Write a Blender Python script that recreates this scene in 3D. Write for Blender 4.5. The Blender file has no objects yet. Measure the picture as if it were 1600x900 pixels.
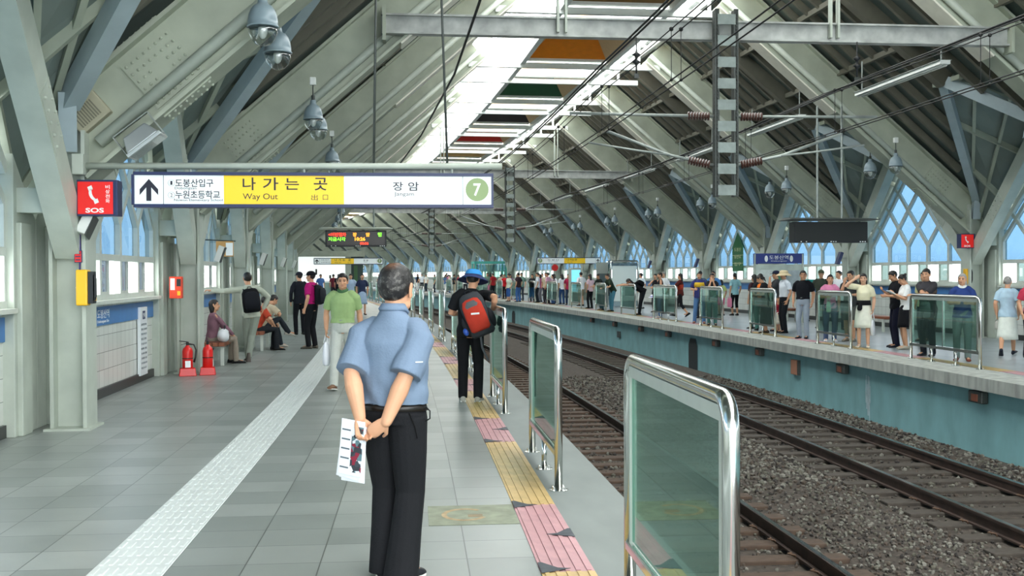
import bpy, bmesh, math, random
import numpy as np
from mathutils import Vector, Matrix, noise
random.seed(7)
SC = bpy.context.scene
COL = SC.collection
PI = math.pi
# ------------------------------------------------------------------ camera
cam_d = bpy.data.cameras.new('camera'); cam = bpy.data.objects.new('camera', cam_d); COL.objects.link(cam)
cam_d.sensor_width = 36.0; cam_d.lens = 1700*36/1600; cam_d.clip_start = .05; cam_d.clip_end = 2000
cam.location = (0, 0, 1.65)
_yaw = math.atan(143/1700); _pit = math.atan(22/1700); _rol = math.radians(.25)
cam.rotation_euler = (Matrix.Rotation(-_yaw, 3, 'Z') @ Matrix.Rotation(PI/2-_pit, 3, 'X') @ Matrix.Rotation(-_rol, 3, 'Z')).to_euler()
SC.camera = cam
# ------------------------------------------------------------------ sky, exposure
W = bpy.data.worlds.new('overcast_sky'); SC.world = W; W.use_nodes = True
nt = W.node_tree; nt.nodes.clear()
out = nt.nodes.new('ShaderNodeOutputWorld'); bg = nt.nodes.new('ShaderNodeBackground')
tc = nt.nodes.new('ShaderNodeTexCoord'); sep = nt.nodes.new('ShaderNodeSeparateXYZ'); rp = nt.nodes.new('ShaderNodeValToRGB')
nt.links.new(tc.outputs['Generated'], sep.inputs[0]); nt.links.new(sep.outputs['Z'], rp.inputs[0])
e = rp.color_ramp.elements
e[0].position = 0.0; e[0].color = (.60, .66, .68, 1)
e[1].position = 1.0; e[1].color = (1.0, 1.0, .97, 1)
for p, c in ((.02, (.80, .86, .90, 1)), (.10, (.86, .92, .97, 1)), (.3, (.95, .98, 1.0, 1))):
    q = e.new(p); q.color = c
nt.links.new(rp.outputs[0], bg.inputs[0]); bg.inputs[1].default_value = 5.0
nt.links.new(bg.outputs[0], out.inputs[0])
SC.view_settings.view_transform = 'Standard'; SC.view_settings.look = 'None'
SC.view_settings.gamma = 1.0; SC.view_settings.use_curve_mapping = False
SC.view_settings.exposure = .88
SC.cycles.max_bounces = 10; SC.cycles.diffuse_bounces = 6; SC.cycles.transparent_max_bounces = 24
SC.cycles.glossy_bounces = 4; SC.cycles.transmission_bounces = 6; SC.cycles.sample_clamp_indirect = 8.0
SC.cycles.caustics_reflective = False; SC.cycles.caustics_refractive = False
# ------------------------------------------------------------------ track geometry: straight, then a left curve
RAD, S0, CX = 490.0, 5.0, 5.20        # curve radius, where it begins, centre line of the hall
def P(s, o, z=0.0):
    if s < S0: return Vector((o, s, z))
    a = (s-S0)/RAD
    return Vector((-RAD+(RAD+o)*math.cos(a), S0+(RAD+o)*math.sin(a), z))
def PHI(s): return max(0.0, (s-S0)/RAD)
def FM(s, o=0.0, z=0.0, rz=0.0):
    return Matrix.Translation(P(s, o, z)) @ Matrix.Rotation(PHI(s)+rz, 4, 'Z')
# ------------------------------------------------------------------ materials
def lin(h):
    h = h.lstrip('#'); r = [int(h[i:i+2], 16)/255 for i in (0, 2, 4)]
    return tuple(c/12.92 if c <= .04045 else ((c+.055)/1.055)**2.4 for c in r)
MATS = {}
def mat(name, hx, rough=.6, metal=0.0, var=0.0, scale=6.0, bump=0.0, bscale=60.0, spec=.5, emit=0.0, stretch=None):
    if name in MATS: return MATS[name]
    m = bpy.data.materials.new(name); m.use_nodes = True; MATS[name] = m
    n = m.node_tree.nodes; l = m.node_tree.links; b = n['Principled BSDF']
    c = lin(hx)
    b.inputs['Base Color'].default_value = (*c, 1); b.inputs['Roughness'].default_value = rough
    b.inputs['Metallic'].default_value = metal; b.inputs['Specular IOR Level'].default_value = spec
    if emit:
        b.inputs['Emission Color'].default_value = (*c, 1); b.inputs['Emission Strength'].default_value = emit
    if var or bump:
        t = n.new('ShaderNodeTexCoord'); co = t.outputs['Object']
        if stretch:
            mp = n.new('ShaderNodeMapping'); mp.inputs['Scale'].default_value = stretch
            l.new(co, mp.inputs[0]); co = mp.outputs[0]
    if var:
        nz = n.new('ShaderNodeTexNoise'); nz.inputs['Scale'].default_value = scale; nz.inputs['Detail'].default_value = 5
        l.new(co, nz.inputs['Vector'])
        r = n.new('ShaderNodeValToRGB'); r.color_ramp.elements[0].position = .3; r.color_ramp.elements[1].position = .7
        r.color_ramp.elements[0].color = (*[max(0, x*(1-var)) for x in c], 1)
        r.color_ramp.elements[1].color = (*[min(1, x*(1+var)) for x in c], 1)
        l.new(nz.outputs['Fac'], r.inputs[0]); l.new(r.outputs[0], b.inputs['Base Color'])
    if bump:
        nb = n.new('ShaderNodeTexNoise'); nb.inputs['Scale'].default_value = bscale; nb.inputs['Detail'].default_value = 4
        l.new(co, nb.inputs['Vector'])
        bp = n.new('ShaderNodeBump'); bp.inputs['Strength'].default_value = bump; bp.inputs['Distance'].default_value = .01
        l.new(nb.outputs['Fac'], bp.inputs['Height']); l.new(bp.outputs[0], b.inputs['Normal'])
    return m
def glassmat(name, tint, refl=.08, rough=.02, gl=(1, 1, 1)):
    if name in MATS: return MATS[name]
    m = bpy.data.materials.new(name); m.use_nodes = True; MATS[name] = m
    n = m.node_tree.nodes; l = m.node_tree.links; n.clear()
    o = n.new('ShaderNodeOutputMaterial'); mx = n.new('ShaderNodeMixShader'); t = n.new('ShaderNodeBsdfTransparent')
    g = n.new('ShaderNodeBsdfGlossy'); g.inputs['Roughness'].default_value = rough; g.inputs['Color'].default_value = (*gl, 1)
    t.inputs['Color'].default_value = (*tint, 1)
    f = n.new('ShaderNodeLayerWeight'); f.inputs[0].default_value = .5
    q = n.new('ShaderNodeMath'); q.operation = 'POWER'; q.inputs[1].default_value = 4.0; l.new(f.outputs['Facing'], q.inputs[0])
    a = n.new('ShaderNodeMath'); a.operation = 'MULTIPLY_ADD'; a.inputs[1].default_value = 1-refl; a.inputs[2].default_value = refl; l.new(q.outputs[0], a.inputs[0])
    l.new(a.outputs[0], mx.inputs[0]); l.new(t.outputs[0], mx.inputs[1]); l.new(g.outputs[0], mx.inputs[2])
    l.new(mx.outputs[0], o.inputs[0]); return m
STEEL = mat('painted_steel', '#afb7ab', .5, var=.10, scale=3.0)
STEELD = mat('painted_steel_rafter', '#a1a897', .55, var=.14, scale=2.0)
BLUEST = mat('blue_grey_steel', '#9aa9ad', .5, var=.08, scale=3.0)
DECK = mat('roof_deck', '#4a554f', .7, var=.10, scale=1.2)
RIB = mat('roof_rib', '#605f53', .7, var=.12, scale=3.0)
WHITE = mat('white_paint', '#dfe3de', .5, var=.05)
DARKST = mat('dark_steel', '#3a403c', .5, var=.2, scale=8)
GALV = mat('galvanised_steel', '#8f9691', .45, metal=.35, var=.2, scale=5)
INOX = mat('stainless_steel', '#d3d6d2', .16, metal=1.0)
ALU = mat('window_frame_paint', '#c6ccc3', .5, var=.05)
BLACK = mat('black_paint', '#15181a', .5)
NAVY = mat('navy_frame', '#1f2c55', .45)
REDP = mat('red_paint', '#d81f1a', .35)
YELP = mat('yellow_paint', '#f0b91c', .4)
SIGNW = mat('sign_white', '#f2f7f6', .4); LITW = mat('backlit_white', '#f0f7f6', .4, emit=.06); LITY = mat('backlit_yellow', '#f2c923', .4, emit=.10); LITR = mat('backlit_red', '#e0201c', .35, emit=.12)
SIGNY = mat('sign_yellow', '#f2c923', .4)
INK = mat('sign_ink', '#15182a', .5)
INKG = mat('sign_ink_grey', '#5c6870', .5)
GREEN7 = mat('sign_line_green', '#8aa06c', .5)
RUBBER = mat('black_cable', '#101210', .6)
GLASSB = glassmat('window_glass_blue', (.048, .092, .138), .03)
GLASSC = glassmat('sash_glass_grey', (.045, .055, .068), .04); GLASSD = glassmat('sash_glass_pale', (.085, .115, .105), .04)
GLASSF = glassmat('screen_glass_green', (.58, .72, .68), .10, .02, (.6, .78, .72))
GLASSE = mat('glass_edge_green', '#9fd8c4', .2)
# ------------------------------------------------------------------ mesh builder
class MB:
    def __init__(self): self.v = []; self.f = []; self.m = []; self.uv = None
    def add(self, vs, fs, mi=0):
        b = len(self.v); self.v.extend([tuple(p) for p in vs])
        self.f.extend([tuple(i+b for i in q) for q in fs]); self.m.extend([mi]*len(fs)); return self
    def hexa(self, c, mi=0):   # 8 corners: bottom 4 ccw, top 4
        return self.add(c, [(3, 2, 1, 0), (4, 5, 6, 7), (0, 1, 5, 4), (1, 2, 6, 5), (2, 3, 7, 6), (3, 0, 4, 7)], mi)
    def box(self, x0, x1, y0, y1, z0, z1, mi=0, M=None):
        c = [Vector(p) for p in ((x0, y0, z0), (x1, y0, z0), (x1, y1, z0), (x0, y1, z0), (x0, y0, z1), (x1, y0, z1), (x1, y1, z1), (x0, y1, z1))]
        if M is not None: c = [M @ p for p in c]
        return self.hexa(c, mi)
    def bar(self, a, b, w, h, up=(0, 0, 1), mi=0):  # w across, h along up
        a, b, up = Vector(a), Vector(b), Vector(up); d = (b-a).normalized()
        s = d.cross(up)
        if s.length < 1e-6: s = d.cross(Vector((1, 0, 0)))
        s.normalize(); u = s.cross(d).normalized()
        c = [p+s*sx*w/2+u*sz*h/2 for p in (a, b) for sx, sz in ((-1, -1), (1, -1), (1, 1), (-1, 1))]
        return self.hexa(c, mi)
    def tube(self, pts, r, n=8, mi=0, cap=True):
        pts = [Vector(p) for p in pts]; rs = r if isinstance(r, (list, tuple)) else [r]*len(pts)
        d0 = (pts[1]-pts[0]).normalized(); ref = Vector((0, 0, 1)) if abs(d0.z) < .9 else Vector((1, 0, 0))
        x = d0.cross(ref).normalized(); vs = []
        for i, p in enumerate(pts):
            d = (pts[min(i+1, len(pts)-1)]-pts[max(i-1, 0)])
            d = d.normalized() if d.length > 1e-9 else d0
            x = (x-d*x.dot(d)).normalized(); y = d.cross(x)
            vs += [p+(x*math.cos(2*PI*k/n)+y*math.sin(2*PI*k/n))*rs[i] for k in range(n)]
        fs = [(i*n+k, i*n+(k+1) % n, (i+1)*n+(k+1) % n, (i+1)*n+k) for i in range(len(pts)-1) for k in range(n)]
        if cap: fs += [tuple(range(n-1, -1, -1)), tuple(range((len(pts)-1)*n, len(pts)*n))]
        return self.add(vs, fs, mi)
    def lathe(self, prof, n=16, M=None, mi=0):   # prof: (r, z)
        vs = [Vector((r*math.cos(2*PI*k/n), r*math.sin(2*PI*k/n), z)) for r, z in prof for k in range(n)]
        if M is not None: vs = [M @ p for p in vs]
        fs = [(i*n+k, i*n+(k+1) % n, (i+1)*n+(k+1) % n, (i+1)*n+k) for i in range(len(prof)-1) for k in range(n)]
        fs += [tuple(range(n-1, -1, -1)), tuple(range((len(prof)-1)*n, len(prof)*n))]
        return self.add(vs, fs, mi)
    def prism(self, poly, t, M=None, mi=0):       # poly in local xz, thickness t along +y
        k = len(poly); vs = [Vector((x, 0, z)) for x, z in poly]+[Vector((x, t, z)) for x, z in poly]
        if M is not None: vs = [M @ p for p in vs]
        fs = [tuple(range(k)), tuple(range(2*k-1, k-1, -1))]+[(i, i+k, (i+1) % k+k, (i+1) % k) for i in range(k)]
        return self.add(vs, fs, mi)
    def sphere(self, c, r, n=16, m=10, R=None, mi=0):
        c = Vector(c); r = (r, r, r) if not isinstance(r, (tuple, list)) else r; vs = []
        for j in range(1, m):
            t = PI*j/m
            for k in range(n):
                a = 2*PI*k/n; p = Vector((r[0]*math.sin(t)*math.cos(a), r[1]*math.sin(t)*math.sin(a), r[2]*math.cos(t)))
                vs.append(c+(R @ p if R is not None else p))
        q = Vector((0, 0, r[2])); q = R @ q if R is not None else q
        vs += [c+q, c-q]; T = len(vs)-2
        fs = [(j*n+k, (j+1)*n+k, (j+1)*n+(k+1) % n, j*n+(k+1) % n) for j in range(m-2) for k in range(n)]
        fs += [(T, k, (k+1) % n) for k in range(n)]+[(T+1, (m-2)*n+(k+1) % n, (m-2)*n+k) for k in range(n)]
        return self.add(vs, fs, mi)
    def mesh(self, name, mats, smooth=False):
        me = bpy.data.meshes.new(name); me.from_pydata(self.v, [], self.f)
        for m in (mats if isinstance(mats, (list, tuple)) else [mats]): me.materials.append(m)
        if any(self.m): me.polygons.foreach_set('material_index', self.m)
        if self.uv is not None:
            ul = me.uv_layers.new(name='UVMap'); li = np.empty(len(me.loops), dtype=np.int32)
            me.loops.foreach_get('vertex_index', li); ul.data.foreach_set('uv', np.asarray(self.uv, dtype=np.float32)[li].ravel())
        bm = bmesh.new(); bm.from_mesh(me); bmesh.ops.recalc_face_normals(bm, faces=bm.faces); bm.to_mesh(me); bm.free()
        if smooth: me.polygons.foreach_set('use_smooth', [True]*len(me.polygons))
        me.update(); return me
    def build(self, name, mats, parent=None, smooth=False, bevel=0.0):
        return link(name, self.mesh(name, mats, smooth), parent, bevel, smooth)
CREATED = []
def localize(objs, M):
    iv = M.inverted()
    for o in objs:
        if o.parent is None: o.matrix_basis = M
        o.data.transform(iv)
def link(name, me, parent=None, bevel=0.0, smooth=False):
    o = bpy.data.objects.new(name, me); COL.objects.link(o); CREATED.append(o)
    if parent is not None: o.parent = parent
    if bevel:
        b = o.modifiers.new('bevel', 'BEVEL'); b.width = bevel; b.segments = 2; b.limit_method = 'ANGLE'; b.angle_limit = math.radians(50)
    return o
def autosmooth(o, ang=40):
    o.data.polygons.foreach_set('use_smooth', [True]*len(o.data.polygons))
    o.data.set_sharp_from_angle(angle=math.radians(ang)); return o
def tag(o, label=None, cat=None, group=None, kind=None):
    if label: o['label'] = label
    if cat: o['category'] = cat
    if group: o['group'] = group
    if kind: o['kind'] = kind
    return o
def thing(name, label, cat, M=None, group=None):
    o = bpy.data.objects.new(name, None); COL.objects.link(o); o.empty_display_size = .1
    if M is not None: o.matrix_world = M
    return tag(o, label, cat, group)
def copy_tree(o, parent=None):
    c = o.copy(); COL.objects.link(c)
    if parent is not None: c.parent = parent; c.matrix_parent_inverse = o.matrix_parent_inverse.copy(); c.matrix_basis = o.matrix_basis.copy()
    for ch in list(o.children): copy_tree(ch, c)
    return c
def struct(name, mb, m, smooth=False, bevel=0.0): return tag(mb.build(name, m, None, smooth, bevel), kind='structure')
# a scratch scene for evaluating modifiers and text without touching the real one
TMP = bpy.data.scenes.new('scratch'); TVL = TMP.view_layers[0]
def evaluate(ob):
    TMP.collection.objects.link(ob); TVL.update(); dg = TVL.depsgraph
    me = bpy.data.meshes.new_from_object(ob.evaluated_get(dg), depsgraph=dg)
    TMP.collection.objects.unlink(ob); d = ob.data; bpy.data.objects.remove(ob)
    (bpy.data.meshes if isinstance(d, bpy.types.Mesh) else bpy.data.curves).remove(d)
    return me
def text_mesh(body, size, extrude=.001, align='CENTER', sx=1.0, bold=0.0, vspace=None):
    cu = bpy.data.curves.new('lettering', 'FONT'); cu.body = body; cu.size = size; cu.align_x = align; cu.align_y = 'CENTER'
    cu.extrude = extrude; cu.resolution_u = 3; cu.offset = bold
    if vspace: cu.space_line = vspace
    ob = bpy.data.objects.new('lettering', cu); ob.scale = (sx, 1, 1)
    me = evaluate(ob)
    if sx != 1.0: me.transform(Matrix.Diagonal((sx, 1, 1, 1)))
    return me
def text(name, body, size, M, m, parent, **kw):   # M: text plane x right, y up, z towards the reader
    me = text_mesh(body, size, **kw); me.transform(M); me.materials.clear(); me.materials.append(m)
    o = link(name, me, parent); return o
FACE = Matrix.Rotation(PI/2, 4, 'X')              # text standing up, read from -y
# ================================================================== THE HALL
def wbuild(mb, name, mats, parent, smooth=False, bevel=0.0):   # mb in world coordinates under a placed parent
    iv = parent.matrix_basis.inverted(); mb.v = [tuple(iv @ Vector(p)) for p in mb.v]
    return mb.build(name, mats, parent, smooth, bevel)
def strip(mb, o0, o1, z0, z1, s0, s1, step=1.0, mi=0):         # ribbon along the track from (o0,z0) to (o1,z1), uv in metres
    n = max(1, int(math.ceil((s1-s0)/step))); b = len(mb.v)
    if mb.uv is None: mb.uv = []
    for i in range(n+1):
        s = s0+(s1-s0)*i/n
        mb.v += [tuple(P(s, o0, z0)), tuple(P(s, o1, z1))]
        mb.uv += [(o0+z0*(o0 == o1), s), (o1+z1*(o0 == o1), s)]
    mb.f += [(b+2*i, b+2*i+1, b+2*i+3, b+2*i+2) for i in range(n)]; mb.m += [mi]*n
    return mb
def slab(mb, o0, o1, z0, z1, s0, s1, step=1.0, mi=0):          # box section swept along the track
    n = max(1, int(math.ceil((s1-s0)/step))); b = len(mb.v)
    for i in range(n+1):
        s = s0+(s1-s0)*i/n
        for o, z in ((o0, z0), (o1, z0), (o1, z1), (o0, z1)):
            mb.v.append(tuple(P(s, o, z)))
            if mb.uv is not None: mb.uv.append((o, s))
    for i in range(n):
        for k in range(4): mb.f.append((b+4*i+k, b+4*i+(k+1) % 4, b+4*i+4+(k+1) % 4, b+4*i+4+k)); mb.m.append(mi)
    mb.f += [(b, b+1, b+2, b+3), (b+4*n+3, b+4*n+2, b+4*n+1, b+4*n)]; mb.m += [mi, mi]
    return mb
def tilemat(name, c1, c2, mortar, w, h, ms, off=(0, 0), rough=.4, brick_off=0.0, stain=0.0, rotate=False, bump=.15):
    m = bpy.data.materials.new(name); m.use_nodes = True
    n = m.node_tree.nodes; l = m.node_tree.links; b = n['Principled BSDF']; b.inputs['Roughness'].default_value = rough
    u = n.new('ShaderNodeUVMap'); mp = n.new('ShaderNodeMapping'); mp.inputs['Location'].default_value = (off[0], off[1], 0)
    br = n.new('ShaderNodeTexBrick'); br.offset = brick_off; br.inputs['Scale'].default_value = 1.0
    br.inputs['Brick Width'].default_value = w; br.inputs['Row Height'].default_value = h; br.inputs['Mortar Size'].default_value = ms
    br.inputs['Mortar Smooth'].default_value = .1; br.inputs['Bias'].default_value = 0.0
    br.inputs['Color1'].default_value = (*lin(c1), 1); br.inputs['Color2'].default_value = (*lin(c2), 1); br.inputs['Mortar'].default_value = (*lin(mortar), 1)
    l.new(u.outputs[0], mp.inputs[0]); l.new(mp.outputs[0], br.inputs[0])
    nz = n.new('ShaderNodeTexNoise'); nz.inputs['Scale'].default_value = 1.7; nz.inputs['Detail'].default_value = 6
    nm = n.new('ShaderNodeMapping'); nm.inputs['Scale'].default_value = (1, 1, 1)
    l.new(u.outputs[0], nm.inputs[0]); l.new(nm.outputs[0], nz.inputs[0])
    mx = n.new('ShaderNodeMix'); mx.data_type = 'RGBA'; mx.blend_type = 'MULTIPLY'; mx.inputs[0].default_value = stain
    l.new(br.outputs[0], mx.inputs[6]); l.new(nz.outputs[0], mx.inputs[7]); l.new(mx.outputs[2], b.inputs['Base Color'])
    bp = n.new('ShaderNodeBump'); bp.inputs['Strength'].default_value = bump; bp.inputs['Distance'].default_value = .004; bp.invert = True
    l.new(br.outputs['Fac'], bp.inputs['Height']); l.new(bp.outputs[0], b.inputs['Normal'])
    return m
FLOORM = tilemat('grey_floor_tiles', '#a0a7a3', '#868e8a', '#59605d', .4205, .4205, .004, (1.84, .02), .33, 0, .35)
WALLT = tilemat('white_wall_tiles', '#dbdfd8', '#d0d4cd', '#8d908b', .237, .237, .004, (0, -.13), .25, 0, .1)
CONC = mat('platform_edge_concrete', '#7b827f', .7, var=.12, scale=2.5, stretch=(1, .4, 1))
CONCD = mat('stained_concrete', '#a1a59e', .8, var=.30, scale=6, bump=.3, stretch=(1, 1, .25))
TEAL = mat('teal_painted_wall', '#82b0b3', .6, var=.16, scale=2.2, stretch=(1, 1, .6))
BALL = mat('ballast_ground', '#3f3831', .95, var=.5, scale=14, bump=1.0, bscale=38)
SEND = 180.0; SBEG = -8.0
# floors: left platform, right platform
mb = MB(); strip(mb, -4.4, -1.84, 0, 0, SBEG, SEND); strip(mb, -1.84, -1.42, -.002, -.002, SBEG, SEND); strip(mb, -1.42, .955, 0, 0, SBEG, SEND)
struct('floor_left', mb, FLOORM)
mb = MB(); mb.uv = []; slab(mb, .955, 1.49, -1.45, .002, SBEG, SEND); struct('platform_edge_left', mb, CONC)
mb = MB(); strip(mb, 9.6, 15.2, 0, 0, SBEG, SEND); struct('floor_right', mb, tilemat('grey_floor_tiles_right', '#a9b2b6', '#959da1', '#7d8487', .4205, .4205, .004, (0, 0), .3, 0, .2))
mb = MB(); slab(mb, 8.8, 9.6, -.20, .002, SBEG, SEND); struct('platform_edge_right', mb, CONCD)
mb = MB(); slab(mb, 8.98, 9.3, -1.5, -.2, SBEG, SEND); struct('wall_below_right_platform', mb, TEAL)
# tactile guide strip of white ribbed tiles, warning strip of yellow and pink tiles
mb = MB(); slab(mb, -1.838, -1.422, -.01, .004, SBEG, 120); mb.f = mb.f
s = 1.0
while s < 40:
    for k in range(8):
        o = -1.838+.026+.052*k; z = .004
        mb.hexa([P(s-.070, o-.013, z), P(s-.070, o+.013, z), P(s+.070, o+.013, z), P(s+.070, o-.013, z), P(s-.062, o-.009, z+.005), P(s-.062, o+.009, z+.005), P(s+.062, o+.009, z+.005), P(s+.062, o-.009, z+.005)])
    s += .2
struct('trim_1', mb, mat('white_tactile_tile', '#cdd4d1', .35, var=.06, scale=9))
YEL = mat('yellow_tactile_tile', '#c6a970', .5, var=.14, scale=7); PNK = mat('pink_tactile_tile', '#b98c90', .5, var=.12, scale=7)
MARK = mat('worn_dark_paint', '#3b4148', .6, var=.3, scale=20)
def warning(o0, s0, s1, name, ribs):
    mb = MB(); s = 5.94-4.65*3
    while s < s1:
        for (a, b, mi) in ((s, s+1.745, 1), (s+1.745, s+4.65, 0)):
            a, b = max(a, s0), min(b, s1)
            if b <= a: continue
            slab(mb, o0, o0+.30, -.01, .005, a, b, 1.0, mi)
            if ribs and a < 34:
                for k in range(5): slab(mb, o0+.03+.06*k-.012, o0+.03+.06*k+.012, .004, .011, a+.01, b-.01, .8, mi)
        s += 4.65
    struct(name, mb, [YEL, PNK])
warning(.655, SBEG, 110, 'trim_2', True); warning(9.68, 6, 120, 'trim_3', False)
# dark arrow marks at the corners of the pink tiles
for q in range(5):
    for j, (ds, left) in enumerate(((1.74, 1), (.86, 0), (.06, 1))):
        s = 5.94+4.65*q+ds; mb = MB(); pts = []
        o0 = .655 if left else .955; d = 1 if left else -1
        for (x, y) in ((0, -.10), (.17, -.02), (.10, 0), (.02, .12), (0, .12)): pts.append((s+y, o0+d*x))
        vs = [P(a, b, .0115) for a, b in pts]+[P(a, b, .0135) for a, b in pts]; k = len(pts)
        mb.add(vs, [tuple(range(k, 2*k)), tuple(range(k-1, -1, -1))]+[(i, (i+1) % k, (i+1) % k+k, i+k) for i in range(k)])
        o = mb.build('arrow_mark', MARK); tag(o, 'worn dark triangular mark on the edge of a pink tile', 'floor mark', 'dark marks on the pink tiles')
# track bed
mb = MB(); mb.uv = []
prof = [(1.3, -1.34), (2.2, -1.30), (3.2, -1.30), (4.3, -1.31), (5.15, -1.22), (6.0, -1.31), (7.1, -1.30), (8.3, -1.31), (9.05, -1.25)]
n = 0; S = np.arange(-4, SEND, 1.0)
for s in S:
    for o, z in prof: mb.v.append(tuple(P(s, o, z+.02*noise.noise((s, o, 0))))); mb.uv.append((o, s))
k = len(prof)
mb.f = [(i*k+j, i*k+j+1, (i+1)*k+j+1, (i+1)*k+j) for i in range(len(S)-1) for j in range(k-1)]; mb.m = [0]*len(mb.f)
tag(mb.build('ballast_bed', BALL), kind='structure')
# loose ballast stones (nobody could count them)
def stones(name, m, cnt, fn):
    ico = bmesh.new(); bmesh.ops.create_icosphere(ico, subdivisions=1, radius=1.0)
    iv = np.array([v.co[:] for v in ico.verts]); fi = np.array([[v.index for v in f.verts] for f in ico.faces]); ico.free()
    rng = np.random.default_rng(5); V = []; Fc = []; MI = []
    for i in range(cnt):
        s, o, z, r = fn(rng); c = np.array(P(s, o, z))
        q = iv*(r*rng.uniform(.6, 1.25, 3))*(1+.28*rng.standard_normal((len(iv), 1)).clip(-1, 1)); a = rng.uniform(0, 6.3)
        R_ = np.array([[math.cos(a), -math.sin(a), 0], [math.sin(a), math.cos(a), 0], [0, 0, 1]]); V.append(q @ R_.T+c); Fc.append(fi+i*len(iv)); MI += [int(rng.integers(0, len(m)))]*len(fi)
    me = bpy.data.meshes.new(name); me.from_pydata(np.concatenate(V).tolist(), [], np.concatenate(Fc).tolist())
    for x in m: me.materials.append(x)
    me.polygons.foreach_set('material_index', MI)
    return tag(link(name, me), 'loose grey and brown crushed stones lying between and beside the rails', 'ballast', kind='stuff')
ST = [mat('stone_'+str(i), h, .9) for i, h in enumerate(('#57514a', '#3d3833', '#67665d', '#4b4138', '#75736a', '#302c29', '#58564b'))]
def f1(r):
    while True:
        s = 5+25*r.random()**1.7; o = r.uniform(1.6, 8.95); w = min(abs(o-x) for x in (2.46, 3.90, 6.42, 7.83))
        mid = 4.2 < o < 6.1 or o > 8.1
        if w > .09 and (mid or r.random() < .32): break
    zz = np.interp(o, [a for a, b in prof], [b for a, b in prof])
    return s, o, zz+.01, r.uniform(.011, .027)*(1 if s < 14 else 1.5)
stones('ballast_stone', ST, 22000, f1)
# rails and sleepers
RAILM = mat('rusty_rail', '#3a2a22', .7, var=.3, scale=6); RTOP = mat('polished_rail_head', '#c9cdd0', .18, metal=1.0)
def rail(o, label):
    t = thing('rail', label, 'rail', FM(-4, o, -1.26)); mb = MB(); mh = MB()
    slab(mb, o-.065, o+.065, -1.26, -1.24, -4, 140, 2); slab(mb, o-.012, o+.012, -1.24, -1.135, -4, 140, 2)
    slab(mb, o-.034, o+.034, -1.137, -1.106, -4, 140, 2); slab(mh, o-.028, o+.028, -1.106, -1.10, -4, 140, 2)
    wbuild(mb, 'rail_web', RAILM, t); wbuild(mh, 'rail_head', RTOP, t)
rail(2.46, 'rusty steel rail directly under the left platform edge'); rail(3.90, 'rusty rail with shiny top nearest the near glass screens, bordering the stone strip')
rail(6.42, 'rusty rail of the far track beside the wide middle strip of stones'); rail(7.83, 'rusty rail with bright top running closest to the teal wall')
SLM = [mat('wooden_sleeper', '#493a2e', .85, var=.35, scale=7, stretch=(1, 4, 1)), mat('dark_sleeper', '#3f3932', .85, var=.35, scale=7, stretch=(1, 4, 1))]
CLIP = mat('rusty_clip', '#5a4433', .7)
for q, (oc, lab, gr) in enumerate(((3.18, 'brown timber sleeper lying across the near track', 'sleepers of the near track'), (7.125, 'dark timber sleeper lying across the far track', 'sleepers of the far track'))):
    src = None
    for i in range(66):
        s = 5.2+.62*i
        if src is None:
            src = MB().box(-1.2, 1.2, -.12, .12, -.15, 0).build('sleeper', SLM[q], None, bevel=.012)
            for x in (-.72, .72):
                for d in (-1, 1):
                    c = MB(); c.tube([(x+d*.06, -.05, 0), (x+d*.075, -.05, .035), (x+d*.12, -.03, .04), (x+d*.13, .02, .03), (x+d*.08, .05, .035), (x+d*.07, .05, 0)], .009, 6)
                    c.build('rail_clip', CLIP, src, True)
            o = src
        else: o = src.copy(); COL.objects.link(o)
        if src is not o and i < 14:
            for ch in src.children: cc = ch.copy(); COL.objects.link(cc); cc.parent = o
        o.matrix_basis = FM(s, oc, -1.262, random.uniform(-.01, .01)); tag(o, lab, 'sleeper', gr)
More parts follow.
